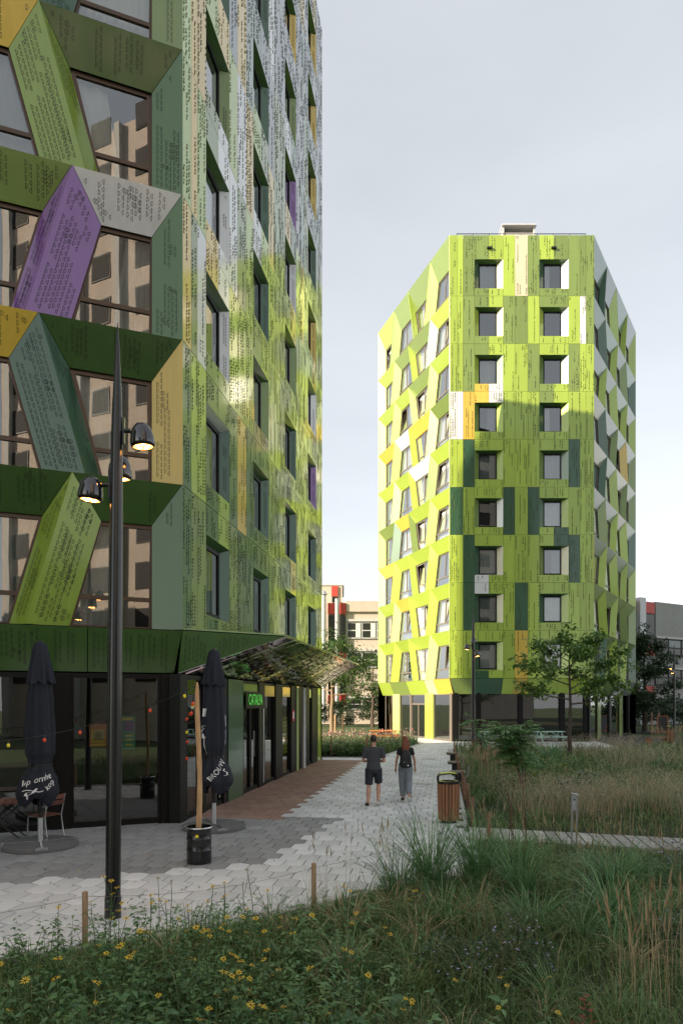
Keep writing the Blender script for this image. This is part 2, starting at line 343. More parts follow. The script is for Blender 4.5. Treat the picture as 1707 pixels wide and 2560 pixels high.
# ------------------------------------------------------------------ ground and paving
def sheet(name, poly, z, mat, kind='structure'):
    mb = MB(); mb.add([(x, y, z) for x, y in poly], [tuple(range(len(poly)))], mat); return mb.build(name, kind=kind)
D1 = Vector((.1534, .9882)); N1 = Vector((.9882, -.1534)); C1 = Vector((-3.39, 14.59))
def inpoly(p, poly):
    x, y = p; c = False; j = len(poly) - 1
    for i in range(len(poly)):
        xi, yi = poly[i]; xj, yj = poly[j]
        if (yi > y) != (yj > y) and x < (xj - xi) * (y - yi) / (yj - yi) + xi: c = not c
        j = i
    return c
sheet('ground', [(-400, -200), (400, -200), (400, 700), (-400, 700)], -.09, 'lawn')
PATH = [(-16, 2.0), (-5.4, 6.05), (-3.45, 6.9), (-1.56, 7.8), (.71, 9.64), (1.95, 10.35), (2.35, 12.4), (2.58, 14.4), (6.0, 37.6), (9.2, 37.2), (14, 36.6), (19.5, 38.4), (23.5, 44), (28, 45.5), (30, 49), (26, 52), (-6, 60), (-6, 47.5), (4.6, 46.5), (5.15, 43.2), (1.75, 31.9), (-6, 31.9), (-6, 31), (-22, 6)]
sheet('pavement', PATH, -.03, 'joint')
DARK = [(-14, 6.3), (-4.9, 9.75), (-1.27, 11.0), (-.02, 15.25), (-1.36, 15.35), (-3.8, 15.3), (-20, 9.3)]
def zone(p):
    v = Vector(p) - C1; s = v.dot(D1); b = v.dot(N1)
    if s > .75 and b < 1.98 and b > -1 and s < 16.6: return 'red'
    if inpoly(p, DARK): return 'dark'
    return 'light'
floor = bpy.data.objects['pavement']
stones = []
PA, PB, AMP = .41, .33, .036            # interlocking six-sided stones in staggered rows
for k in range(-24, 100):
    for j in range(-55, 46):
        h_ = .5 * (k % 2)
        def vtx(a, b): return C1 + D1 * (a * PA) + N1 * (b * PB)
        am = AMP / PA
        q = [vtx(k + am, j + h_), vtx(k - am, j + h_ + .5), vtx(k + am, j + h_ + 1), vtx(k + 1 - am, j + h_ + 1), vtx(k + 1 + am, j + h_ + .5), vtx(k + 1 - am, j + h_)]
        c = sum(q, Vector((0, 0))) / 6
        if not inpoly(c, PATH) or c.y > 50: continue
        v = c - C1
        if v.dot(D1) > 0 and v.dot(N1) < -.35 and c.y < 31.5: continue          # under the near tower
        lf = Vector((-.9295, -.369)); nl = Vector((.369, -.9295))
        if v.dot(lf) > 0 and v.dot(nl) < -.4 and v.dot(N1) < 0: continue
        if abs(c.x / max(c.y, .1)) > .62 or c.y < 5.2: continue
        stones.append((c, q))
stones.sort(key=lambda t: t[0].y)
field = {'light': MB(), 'dark': MB(), 'red': MB()}
def stone(mb, q, mat, o=Vector((0, 0)), dz=0.):
    P = [Vector((p.x - o.x, p.y - o.y, 0)) for p in q]
    if newell(P).z < 0: P.reverse()
    Q, _ = inset(P, .009); Q2, _ = inset(P, .017)
    n = len(Q)
    mb.add([(p.x, p.y, -.05) for p in Q] + [(p.x, p.y, -.006 + dz) for p in Q] + [(p.x, p.y, dz) for p in Q2],
           [(n + i, i, (i + 1) % n, n + (i + 1) % n) for i in range(n)] + [(2 * n + i, n + i, n + (i + 1) % n, 2 * n + (i + 1) % n) for i in range(n)] + [tuple(range(2 * n, 3 * n))], mat)
tmpl = {}
nvis = 0
for c, q in stones:
    zn = zone(c); vis = abs(c.x) < c.y * .49
    if nvis < 300 and vis and c.y > 6.4:
        key = zn
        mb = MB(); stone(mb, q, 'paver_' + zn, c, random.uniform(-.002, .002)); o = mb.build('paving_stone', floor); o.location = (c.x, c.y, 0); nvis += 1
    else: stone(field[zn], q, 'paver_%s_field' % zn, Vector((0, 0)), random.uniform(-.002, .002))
for zn, mb in field.items(): mb.build('paving_field', floor, kind='stuff')
# kerbs along the planting beds
def kerb(name, pts, wd=.08, h=.03, mat='concrete_light'):
    mb = MB()
    for a, b in zip(pts[:-1], pts[1:]):
        L_ = math.hypot(b[0] - a[0], b[1] - a[1]); n = max(1, int(L_ / 1.0))
        for i in range(n):
            p = [a[x] + (b[x] - a[x]) * (i + .004) / n for x in (0, 1)]; r = [a[x] + (b[x] - a[x]) * (i + .996) / n for x in (0, 1)]
            mb.beam((p[0], p[1], h - .1), (r[0], r[1], h - .1), wd, .2, mat)
    return mb.build(name, kind='structure')
kerb('kerb', [(-16.05, 1.93), (-5.42, 5.98), (-3.42, 6.83), (-1.52, 7.73), (.75, 9.57), (2.0, 10.3)])
kerb('kerb', [(2.62, 14.4), (6.05, 37.55), (9.2, 37.15), (14, 36.55), (19.5, 38.35), (23.55, 43.95)])
kerb('kerb', [(-6, 31.95), (1.72, 31.95), (5.1, 43.2)])
sheet('planting_bed', [(-16, 1.9), (-5.4, 5.95), (-3.45, 6.8), (-1.56, 7.7), (.74, 9.55), (2.0, 10.28), (2.4, 12.4), (2.63, 14.4), (6.06, 37.5), (14, 36.5), (19.6, 38.3), (23.6, 43.9), (28, 45.4), (70, 46), (70, 0), (10, -3), (-12, -3)], -.012, 'soil')
sheet('planting_bed', [(-6, 32), (1.7, 32), (5.08, 43.2), (4.5, 46.3), (-6, 47)], -.010, 'soil')
sheet('road', [(14, 58), (90, 56), (90, 61), (14, 63)], -.05, 'asphalt')
# boardwalk of separate boards, running with the path direction
bw = empty('boardwalk', (2.9, 13.5, 0), label='grey timber boardwalk crossing the meadow from the litter bin to the right', cat='boardwalk')
for i in range(46):
    t0 = i * .21; f = Vector((2.62, 14.05)) + Vector((.957, -.29)) * t0; g = Vector((2.42, 12.9)) + Vector((.957, -.29)) * t0
    u = Vector((.957, -.29)) * .2
    P = [(f.x, f.y, .03), (g.x, g.y, .03), (g.x + u.x, g.y + u.y, .03), (f.x + u.x, f.y + u.y, .03)]
    panel('board', P, 'deck_board', bw, (0, 0, 1), .04, .011)
# slot drains set in the path
for (x, y), lab in (((2.52, 21.6), 'slotted drain cover in the path level with the walking couple'), ((3.95, 31.0), 'slotted drain cover farther up the path near the picnic table')):
    d = empty('drain_cover', (x, y, 0), rz=-.04, label=lab, cat='drain', group='drain covers in the path')
    mb = MB()
    mb.box((0, -.075, .004), (.64, .02, .02), 'galvanised'); mb.box((0, .075, .004), (.64, .02, .02), 'galvanised'); mb.build('frame', d)
    mb = MB()
    for i in range(16): mb.box((-.3 + i * .04, 0, .003), (.018, .13, .016), 'wood_grey')
    mb.build('grate', d)
# ------------------------------------------------------------------ towers
Z0, ST, TOP = 4.15, 3.1, 32.9
LV = [Z0 + ST * k for k in range(9)] + [TOP]
class Face:
    def __init__(s, O, d, L_):
        s.O = Vector(O); s.d = Vector(d).normalized(); s.n = Vector((s.d.y, -s.d.x)); s.L = L_
    def P(s, a, z, n=0.): v = s.O + s.d * a + s.n * n; return Vector((v.x, v.y, z))
    @property
    def out(s): return Vector((s.n.x, s.n.y, 0))
def quadbar(mb, P4, out, t, mat):
    mb.slab([p for p in P4], -Vector(out) * t, mat)
def bil(Q, a, b): return (Q[0] * (1 - a) + Q[1] * a) * (1 - b) + (Q[3] * (1 - a) + Q[2] * a) * b     # BL BR TR TL
def window(root, Q, out, fmat, trans=.3, mull=True, fw=.07, gmat='glass_coated', curtain=None, openu=None, depth=.07):
    W = (Q[1] - Q[0]).length; H = (Q[3] - Q[0]).length; fa, fb = fw / W, fw / H
    mb = MB(); B = lambda a0, b0, a1, b1: [bil(Q, a0, b0), bil(Q, a1, b0), bil(Q, a1, b1), bil(Q, a0, b1)]
    for r in ((0, 0, fa, 1), (1 - fa, 0, 1, 1), (fa, 0, 1 - fa, fb), (fa, 1 - fb * 1.3, 1 - fa, 1)): quadbar(mb, B(*r), out, depth, fmat)
    if trans: quadbar(mb, B(fa, trans - fb * .6, 1 - fa, trans + fb * .6), out, depth, fmat)
    if mull: quadbar(mb, B(.5 - fa * .45, trans + fb * .6 if trans else fb, .5 + fa * .45, 1 - fb * 1.3), out, depth, fmat)
    f = mb.build('window', root, True)
    cells = []
    if trans: cells.append((fa, fb, 1 - fa, trans - fb * .6))
    lo = trans + fb * .6 if trans else fb
    if mull: cells += [(fa, lo, .5 - fa * .45, 1 - fb * 1.3), (.5 + fa * .45, lo, 1 - fa, 1 - fb * 1.3)]
    else: cells.append((fa, lo, 1 - fa, 1 - fb * 1.3))
    off = -Vector(out) * .035
    for i, cel in enumerate(cells):
        P4 = [p + off for p in B(*cel)]
        if openu is not None and i == openu:               # sash tilted inwards at the top
            P4[2] = P4[2] - Vector(out) * .22; P4[3] = P4[3] - Vector(out) * .22
            mb = MB(); q = MB()
            for r in ((0, 0, .1, 1), (.9, 0, 1, 1), (.1, 0, .9, .05), (.1, .95, .9, 1)):
                quadbar(mb, [bil(P4, r[0], r[1]), bil(P4, r[2], r[1]), bil(P4, r[2], r[3]), bil(P4, r[0], r[3])], out, .05, fmat)
            mb.build('open_sash', f)
        mb = MB(); mb.add(P4, [(0, 1, 2, 3)], gmat); mb.build('pane', f)
    if curtain:
        cm, c0, c1 = curtain; n = max(6, int((c1 - c0) * W / .05)); V = []; F = []
        for i in range(n + 1):
            a = c0 + (c1 - c0) * i / n; wv = .03 * math.sin(i * 1.9) + .015 * math.sin(i * .7)
            o2 = -Vector(out) * (.22 + wv); V += [bil(Q, a, .02) + o2, bil(Q, a, .98) + o2]
        for i in range(n): F.append((2 * i, 2 * i + 2, 2 * i + 3, 2 * i + 1))
        mb = MB(); mb.add(V, F, cm); mb.build('curtain', f, smooth='all')
    return f
# cut patterns in the sheet metal, gathered per tower
class Cut:
    def __init__(s): s.V = []; s.F = []; s.k = 0; s.TV = []; s.TF = []; s.tk = 0
    def tri(s, P, n, wd=.008):
        """outline of one triangle as three thin slits with rounded joints left solid"""
        c = (P[0] + P[1] + P[2]) / 3
        for i in range(3):
            a = P[i]; b = P[(i + 1) % 3]; ins = ((a + b) / 2 - c).normalized() * wd
            a2, b2 = a + (b - a) * .14, b + (a - b) * .10
            s.V += [a2 + n, b2 + n, b2 - ins + n, a2 - ins + n]; s.F.append((s.k, s.k + 1, s.k + 2, s.k + 3)); s.k += 4
    def leaf(s, c, u, v, n, sz, flip):
        """a punched leaf: dark hole and the flap bent out of it"""
        a = c - v * sz * .55; b = c + v * sz * .55; e = c + u * sz * .42; g = c - u * sz * .42
        o = n * .004
        s.V += [a + o, e + o, b + o, g + o]; s.F.append((s.k, s.k + 1, s.k + 2, s.k + 3)); s.k += 4
        h = u * (.22 * flip) * sz + n * .28 * sz
        s.TV += [a + o * 1.5, c + u * sz * .36 * flip + h * .3 + o, b + o * 1.5, c + h + o]; s.TF.append((s.tk, s.tk + 1, s.tk + 2, s.tk + 3)); s.tk += 4
    def build(s, root, tabmat):
        if s.F: fast('cut_pattern', [tuple(v) for v in s.V], s.F, 'hole_black', root, True, kind='stuff')
        if s.TF: fast('punched_tabs', [tuple(v) for v in s.TV], s.TF, tabmat, root, True, kind='stuff')
def tri_pattern(cut, pts, out, axis=None, col=.16, tri=.128, dens=.74, rnd=random):
    P = [Vector(p) for p in pts]; n = newell(P)
    if n.dot(Vector(out)) < 0: n = -n
    v = (axis - n * axis.dot(n)).normalized() if axis is not None else (Vector((0, 0, 1)) - n * n.z).normalized()
    u = v.cross(n); c = P[0]; Q = [((p - c).dot(u), (p - c).dot(v)) for p in P]
    Q2, _ = inset([Vector((a, b, 0)) for a, b in Q] if newell([Vector((a, b, 0)) for a, b in Q]).z > 0 else [Vector((a, b, 0)) for a, b in reversed(Q)], .05)
    poly = [(p.x, p.y) for p in Q2]
    xs = [p[0] for p in poly]; ys = [p[1] for p in poly]; w_ = tri * .95
    x = min(xs) + .06; off = n * .004
    W = lambda a, b: c + u * a + v * b
    def cell(x, y):
        A = [(x, y), (x + w_ * .48, y + tri * .55), (x, y + tri)]; B = [(x + w_ * .55, y + tri * .02), (x + w_, y - tri * .42), (x + w_, y + tri * .55)]
        for T in (A, B):
            if all(inpoly(t, poly) for t in T): cut.tri([W(*t) for t in T], off)
    while x < max(xs) - w_:
        y = min(ys) + rnd.uniform(0, .3)
        while y < max(ys):
            L_ = int(rnd.uniform(3, 17))
            if rnd.random() < dens:
                for i in range(L_): cell(x, y + i * tri * 1.02)
                if rnd.random() < .5:
                    i0 = rnd.randrange(L_)
                    for i in range(rnd.randint(1, 3)): cell(x + w_ * 1.12, y + (i0 + i) * tri * 1.02 + tri * .5)
            y += L_ * tri * 1.02 + rnd.uniform(.1, .45)
        x += col * rnd.uniform(1.0, 1.6)
def leaf_pattern(cut, pts, out, sz=.075, col=.135, dens=.6, rnd=random):
    P = [Vector(p) for p in pts]; n = newell(P)
    if n.dot(Vector(out)) < 0: n = -n
    v = (Vector((0, 0, 1)) - n * n.z).normalized() if abs(n.z) < .9 else (P[1] - P[0]).normalized(); u = v.cross(n); c = P[0]
    Q = [((p - c).dot(u), (p - c).dot(v)) for p in P]; xs = [q[0] for q in Q]; ys = [q[1] for q in Q]
    poly = [(c_[0] * .0 + c_[0], c_[1]) for c_ in Q]
    x = min(xs) + col * .5
    while x < max(xs) - col * .25:
        y = min(ys) + rnd.uniform(.02, .3)
        while y < max(ys) - .06:
            m = rnd.randint(4, 18)
            if rnd.random() < dens:
                for i in range(m):
                    yy = y + i * sz * 1.22; xx = x + (.13 if i % 2 else -.13) * sz
                    if min(ys) + .06 < yy < max(ys) - .06 and inpoly((xx + .03, yy), poly) and inpoly((xx - .03, yy), poly):
                        cut.leaf(c + u * xx + v * yy, u, v, n, sz * rnd.uniform(.8, 1.15), 1 if rnd.random() < .5 else -1)
            y += m * sz * 1.22 + rnd.uniform(.08, .6)
        x += col * rnd.uniform(.8, 1.4)
def square_face(root, F, lay, colour, fmat, cut, z_lo=0, wincol=None, sz=.075, dens=.6, rnd=random.Random(3), rev=None, wpane=1.15, D=.34):
    """flat face of tall strips with punched square windows. lay: list of ('p',w) or ('w',w)"""
    x = 0; cols = []
    for t, wd in lay: cols.append((t, x, x + wd)); x += wd
    sN = .004
    for k in range(9):
        z0, z1 = LV[k], LV[k + 1]; wi = 0; prev = None
        for ci, (t, a, b) in enumerate(cols):
            if t == 'p':
                P = [F.P(a, z0), F.P(b, z0), F.P(b, z1), F.P(a, z1)]
                panel('facade_panel', P, pm(colour(k, ci, 0)), root, F.out); leaf_pattern(cut, P, F.out, sz, dens=dens, rnd=rnd)
            else:
                m = (a + b) / 2; zb = z0 + .50; zt = min(z1 - .72, z0 + 2.38)
                for (c0, c1, q) in ((a, m, 0), (m, b, 1)):
                    for (y0, y1, r) in ((zt, z1, 1), (z0, zb, 2)):
                        P = [F.P(c0, y0), F.P(c1, y0), F.P(c1, y1), F.P(c0, y1)]
                        panel('facade_panel', P, pm(colour(k, ci, q + 2 * (r == 2))), root, F.out); leaf_pattern(cut, P, F.out, sz, dens=dens * .9, rnd=rnd)
                h = wpane / 2; ib, it = zb + .08, zt - .10; i0, i1 = m - h, m + h
                rc = rev(k, wi) if rev else ('G', 'G', 'G', 'G')
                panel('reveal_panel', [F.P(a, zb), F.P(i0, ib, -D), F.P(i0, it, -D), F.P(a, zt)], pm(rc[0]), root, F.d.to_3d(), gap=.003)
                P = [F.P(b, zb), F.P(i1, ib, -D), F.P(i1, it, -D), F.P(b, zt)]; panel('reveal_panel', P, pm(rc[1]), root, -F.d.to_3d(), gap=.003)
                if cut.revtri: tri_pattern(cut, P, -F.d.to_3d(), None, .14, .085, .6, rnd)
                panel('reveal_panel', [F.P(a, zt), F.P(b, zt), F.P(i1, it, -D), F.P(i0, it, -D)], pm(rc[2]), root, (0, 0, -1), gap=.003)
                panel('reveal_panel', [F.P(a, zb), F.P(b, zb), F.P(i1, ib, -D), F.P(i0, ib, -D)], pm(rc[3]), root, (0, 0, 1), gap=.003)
                Q = [F.P(i0, ib, -D), F.P(i1, ib, -D), F.P(i1, it, -D), F.P(i0, it, -D)]
                cu = None; r = rnd.random()
                if r < .46: cu = ('curtain_white', .05, rnd.choice((.95, .95, .4)))
                elif r < .76: cu = ('curtain_grey', rnd.choice((.06, .5)), .94)
                window(root, Q, F.out, fmat, 0, False, .075, curtain=cu); wi += 1
def zigzag_face(root, F, cols, lean, colour, fmat, cut, pat=None, Rr=.34, wp=1.12, dl=.30, mull=True, ends=(.62, .62), k0=0, k1=9, jvis=None, rnd=random.Random(5), opens=True, c_fn=None, sj=None, gm='glass_coated', pc=0.):
    """folded face: leaning two-facet piers, bands that tuck in under each storey line, trapezoid windows set back"""
    s_ = sj or [j * F.L / cols for j in range(cols + 1)]
    for k in range(k0, k1):
        z0, z1 = LV[k], LV[k + 1]; zh = min(z1 - .86, z0 + 2.24); pier = []
        for j in range(cols + 1):
            if j == 0: pier.append((0, ends[0], ends[0], ends[0], ends[0]))
            elif j == cols: pier.append((F.L, F.L - ends[1], F.L - ends[1], F.L - ends[1], F.L - ends[1]))
            else:
                l = lean(j, k) * dl; ap = s_[j] + l; bs = s_[j] - l
                pier.append((ap, ap - wp / 2, ap + wp / 2, bs - wp / 2, bs + wp / 2))
        for j in range(cols + 1):
            ap, sl_, sr_, bl, br = pier[j]; cc = colour(k, j, 'pier'); A = F.P(ap, z1)
            if 0 < j < cols:
                RB = F.P(ap + ((bl + br) / 2 - ap) * (z1 - z0) / (zh - z0), z0, -.004)
                Pl = [A, F.P(sl_, zh, -Rr), F.P(bl, z0, -Rr), RB]; Pr = [A, RB, F.P(br, z0, -Rr), F.P(sr_, zh, -Rr)]
                panel('pier_panel', Pl, pm(cc), root, F.out, gap=.0); panel('pier_panel', Pr, pm(cc if not c_fn else c_fn(cc)), root, F.out, gap=.0)
                if pat: tri_pattern(cut, Pl, F.out, A - RB, col=.12, dens=.92, rnd=rnd); tri_pattern(cut, Pr, F.out, A - RB, col=.12, dens=.92, rnd=rnd)
            else:
                s0 = pier[j][0]; e = pier[j][1]
                Pl = [A, F.P(e, zh, -Rr), F.P(e, z0, -Rr), F.P(s0, z0)]
                panel('pier_panel', Pl, pm(cc), root, F.out, gap=.0)
                if pat: tri_pattern(cut, Pl, F.out, rnd=rnd)
        for j in range(cols):
            a, b = pier[j], pier[j + 1]; sr_ = a[2]; sl_ = b[1]; br = a[4]; bl = b[3]
            P = [F.P(a[0], z1), F.P(b[0], z1), F.P(sl_, zh, -Rr), F.P(sr_, zh, -Rr)]
            panel('band_panel', P, pm(colour(k, j, 'band')), root, F.out, gap=.009)
            if pat: tri_pattern(cut, P, F.out, rnd=rnd)
            S_ = [F.P(a[0], z0 - .012), F.P(b[0], z0 - .012), F.P(b[0], z0 - .012, -Rr - .1), F.P(a[0], z0 - .012, -Rr - .1)]
            panel('sill', S_, 'dark_frame', root, (0, 0, 1), .01, .01)
            n_ = -Rr - .05
            Q = [F.P(br - .02, z0 - .01, n_), F.P(bl + .02, z0 - .01, n_), F.P(sl_ + .02, zh + .02, n_), F.P(sr_ - .02, zh + .02, n_)]
            cu = None; r = rnd.random()
            r *= 1 - pc
            if r < .4: cu = ('curtain_white', .04, rnd.choice((.45, .96)))
            elif r < .7: cu = ('curtain_grey', rnd.choice((.04, .5)), .96)
            elif r < .8: cu = ('curtain_green', .55, .97)
            op = None
            if opens and mull and rnd.random() < .3: op = rnd.choice((1, 2))
            window(root, Q, F.out, fmat, .29, mull, .075, gmat=gm, curtain=cu, openu=op)
def core(root, poly, roofz=32.6):
    """dark structure behind the cladding, floor slabs and roof"""
    c = sum((Vector(p) for p in poly), Vector((0, 0))) / len(poly)
    def ring(off): 
        P = [Vector((p[0], p[1], 0)) for p in poly]
        if newell(P).z < 0: P.reverse()
        Q, _ = inset(P, off); return Q
    mb = MB(); Q = ring(1.5); n = len(Q)
    mb.add([(p.x, p.y, 3.3) for p in Q] + [(p.x, p.y, roofz) for p in Q], [(i, (i + 1) % n, n + (i + 1) % n, n + i) for i in range(n)] , 'core_dark')
    mb.build('inner_wall', root, True)
    mb = MB(); Q = ring(.5)
    for z in LV[:-1]: mb.slab([(p.x, p.y, z - .28) for p in Q], (0, 0, .24), 'room_dark')
    mb.build('floor_slabs', root, True)
    mb = MB(); Q = ring(.1); mb.slab([(p.x, p.y, roofz) for p in Q], (0, 0, .12), 'roof_grey'); mb.build('roof', root, True)
    mb = MB(); Q = ring(5.); mb.add([(p.x, p.y, 0) for p in Q] + [(p.x, p.y, 3.4) for p in Q], [(i, (i + 1) % n, n + (i + 1) % n, n + i) for i in range(n)], 'room_dark')
    Q = ring(.35); mb.add([(p.x, p.y, .012) for p in Q], [tuple(range(n))], 'room_dark'); mb.build('ground_floor_room', root, True)
def skirt(root, F, segs, cut=None, pat=False, zb=3.18, inn=.32, e0=0., e1=0., rnd=random.Random(9)):
    """row of panels below the first storey line, tucking in downwards; e0/e1 = mitre at the ends (tan of half turn)"""
    x = 0
    for wd, c in segs:
        a, b = x, x + wd; x = b
        ba = a + (inn * e0 if a < .001 else 0); bb = b - (inn * e1 if b > F.L - .01 else 0)
        P = [F.P(a, Z0 - .02), F.P(b, Z0 - .02), F.P(bb, zb, -inn), F.P(ba, zb, -inn)]
        panel('skirt_panel', P, pm(c), root, F.out + Vector((0, 0, -.3)))
        if pat: tri_pattern(cut, P, F.out, rnd=rnd)
def ground_floor(root, F, segs, zt=3.2, n=-.34, gmat='glass_shop', fmat='dark_frame'):
    """segs: (start, end, kind) kind: g glass, f frame post, c:<pal> column, d door"""
    for a, b, kd in segs:
        if kd[0] == 'g' or kd[0] == 'd':
            mb = MB(); o = F.out
            for P in ([(a, .12), (a + .06, .12), (a + .06, zt), (a, zt)], [(b - .06, .12), (b, .12), (b, zt), (b - .06, zt)], [(a, 0), (b, 0), (b, .12), (a, .12)], [(a + .06, zt - .1), (b - .06, zt - .1), (b - .06, zt), (a + .06, zt)]):
                quadbar(mb, [F.P(x, z, n) for x, z in P], o, .1, fmat)
            if kd[0] == 'd':
                quadbar(mb, [F.P(x, z, n) for x, z in ((a + .06, 2.4), (b - .06, 2.4), (b - .06, 2.5), (a + .06, 2.5))], o, .1, fmat)
                m = (a + b) / 2; quadbar(mb, [F.P(x, z, n) for x, z in ((m - .05, .12), (m + .05, .12), (m + .05, 2.4), (m - .05, 2.4))], o, .1, fmat)
            f = mb.build('shopfront_frame' if kd[0] == 'g' else 'entrance_door', root, True)
            cells = [(a + .06, b - .06, .12, zt - .1)] if kd[0] == 'g' else [(a + .06, m - .05, .12, 2.4), (m + .05, b - .06, .12, 2.4), (a + .06, b - .06, 2.5, zt - .1)]
            for x0, x1, y0, y1 in cells:
                mb = MB(); mb.add([F.P(x0, y0, n - .05), F.P(x1, y0, n - .05), F.P(x1, y1, n - .05), F.P(x0, y1, n - .05)], [(0, 1, 2, 3)], gmat); mb.build('pane', f)
            if kd[0] == 'd':
                mb = MB(); mb.tube([F.P(m + .16, 1.0, n + .06), F.P(m + .16, 1.75, n + .06)], .014, 'steel', 8); mb.build('handle', f, smooth=True)
        elif kd[0] == 'f':
            mb = MB(); mb.slab([F.P(a, 0, n + .04), F.P(b, 0, n + .04), F.P(b, zt, n + .04), F.P(a, zt, n + .04)], -F.out * .25, fmat); mb.build('post', root, True)
        elif kd[0] == 'c':
            panel('column_panel', [F.P(a, 0, n + .06), F.P(b, 0, n + .06), F.P(b, zt, n + .06), F.P(a, zt, n + .06)], pm(kd[2]), root, F.out, .3, 0)

# ================= near tower
B1 = empty('apartment_tower', (-10, 22, 0), label='near green panelled apartment tower with glazed cafe at its foot, left edge', cat='building')
F1R = Face(C1, (.1534, .9882), 16.4)
Lend = Vector((-18.4, 8.65)); F1L = Face(Lend, (C1 - Lend), (C1 - Lend).length)
Fe = F1R.P(16.4, 0); G1 = Vector((-11.1, 33.1)); H1 = Vector((-23.1, 28.1))
F1B = Face((Fe.x, Fe.y), (G1.x - Fe.x, G1.y - Fe.y), math.hypot(G1.x - Fe.x, G1.y - Fe.y))
cut1 = Cut(); cut1.revtri = True
m3 = [('p', .5), ('p', .37), ('p', .57)]; g3 = [('p', .70), ('p', .82), ('p', .70)]
layR = m3 + [('w', 1.72)] + g3 + [('w', 1.72)] + g3 + [('w', 1.72)] + g3 + [('w', 1.72)] + [('p', .55), ('p', .37), ('p', .49)]
layR[-1] = ('p', 16.4 - sum(x for _, x in layR[:-1]))
rc = random.Random(21); cmap = {}
def colR(k, ci, q):
    if q in (2, 3): k2, q2 = k - 1, q - 2; key = (k2, ci, q2)
    else: key = (k, ci, q)
    if key not in cmap:
        r = rc.random(); kk = key[0]
        if kk <= 1: c = 'M' if r < .60 else 'G' if r < .91 else 'L' if r < .97 else 'Y'
        elif kk <= 4: c = 'G' if r < .34 else 'L' if r < .72 else 'M' if r < .80 else 'Y' if r < .90 else 'W' if r < .95 else 'B'
        else: c = 'T' if r < .52 else 'S' if r < .66 else 'D' if r < .78 else 'G' if r < .88 else 'W' if r < .94 else 'Y'  # upper storeys: grey of the reflected sky put into the panel colour
        cmap[key] = c
    return cmap[key]
cmap.update({(2, 0, 0): 'Y', (2, 7, 0): 'G', (1, 5, 0): 'Y', (3, 3, 1): 'W', (3, 4, 0): 'W', (3, 2, 0): 'L', (4, 1, 0): 'Y', (4, 5, 0): 'W', (4, 6, 0): 'Y', (4, 2, 0): 'Y', (1, 2, 0): 'L', (0, 3, 1): 'L', (2, 3, 1): 'W', (3, 1, 0): 'Y'})
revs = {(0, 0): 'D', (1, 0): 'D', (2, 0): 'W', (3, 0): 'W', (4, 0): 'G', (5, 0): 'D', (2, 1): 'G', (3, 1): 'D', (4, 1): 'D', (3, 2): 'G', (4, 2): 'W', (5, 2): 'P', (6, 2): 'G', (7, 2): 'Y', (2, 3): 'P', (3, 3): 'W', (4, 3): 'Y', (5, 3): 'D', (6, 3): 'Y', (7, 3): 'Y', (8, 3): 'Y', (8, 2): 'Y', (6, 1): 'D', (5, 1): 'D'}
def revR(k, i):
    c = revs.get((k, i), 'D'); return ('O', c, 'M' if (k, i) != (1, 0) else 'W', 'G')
square_face(B1, F1R, layR, colR, 'dark_frame', cut1, sz=.064, dens=.70, rev=revR, rnd=random.Random(4), wpane=1.32, D=.20)
c1L = {('pier', 0): 'V', ('pier', 1): 'D', ('pier', 2): 'P', ('pier', 3): 'V', ('corner', 0): 'M', ('corner', 1): 'Y', ('corner', 2): 'M', ('corner', 3): 'M', ('corner', 4): 'G', ('bandr', 0): 'O', ('bandr', 1): 'O', ('bandr', 2): 'W', ('bandr', 3): 'O', ('bandl', 0): 'O', ('bandl', 1): 'Y', ('bandl', 2): 'G', ('bandl', 3): 'Y', ('pier', 4): 'D', ('bandr', 4): 'D', ('bandl', 4): 'O'}
def colL(k, j, t):
    if t == 'pier': return c1L.get(('corner' if j == 6 else 'pier', k), 'G') if j >= 5 else random.choice('GLOD')
    return c1L.get(('bandr' if j == 5 else 'bandl', k), 'O') if j >= 4 else random.choice('OGL')
zigzag_face(B1, F1L, 6, lambda j, k: (-1 if k % 2 else 1) , colL, 'bronze_frame', cut1, pat=True, mull=False, k1=8, ends=(.6, .60), wp=1.12, dl=.31, rnd=random.Random(12), pc=.25, sj=[0] + [F1L.L - x for x in (12.9, 10.3, 7.7, 5.1, 2.5, 0)])
# upper part of that face and the two unseen faces: plain clad walls
mb = MB(); 
for a, b in ((Vector((Fe.x, Fe.y)), G1), (G1, H1), (H1, Lend)):
    mb.add([(a.x, a.y, 3.2), (b.x, b.y, 3.2), (b.x, b.y, TOP), (a.x, a.y, TOP)], [(0, 1, 2, 3)], pm('L'))
    mb.add([(a.x, a.y, 0), (b.x, b.y, 0), (b.x, b.y, 3.2), (a.x, a.y, 3.2)], [(0, 1, 2, 3)], 'dark_frame')
mb.add([F1L.P(0, LV[8]), F1L.P(F1L.L, LV[8]), F1L.P(F1L.L, TOP), F1L.P(0, TOP)], [(0, 1, 2, 3)], pm('G')); mb.build('rear_wall', B1, True)
core(B1, [C1, (Fe.x, Fe.y), G1, H1, Lend])
skirt(B1, F1L, [(F1L.L - 5.6, 'M'), (1.9, 'O'), (1.8, 'O'), (1.9, 'O')], cut1, True, zb=3.22, inn=.25, e1=.57)
ground_floor(B1, F1L, [(F1L.L - 8, F1L.L - 5.3, 'g'), (F1L.L - 5.3, F1L.L - 5.0, 'f'), (F1L.L - 5.0, F1L.L - 2.62, 'g'), (F1L.L - 2.62, F1L.L - 2.22, 'f'), (F1L.L - 2.22, F1L.L - .42, 'g'), (F1L.L - .42, F1L.L - .02, 'f')], n=-.28)
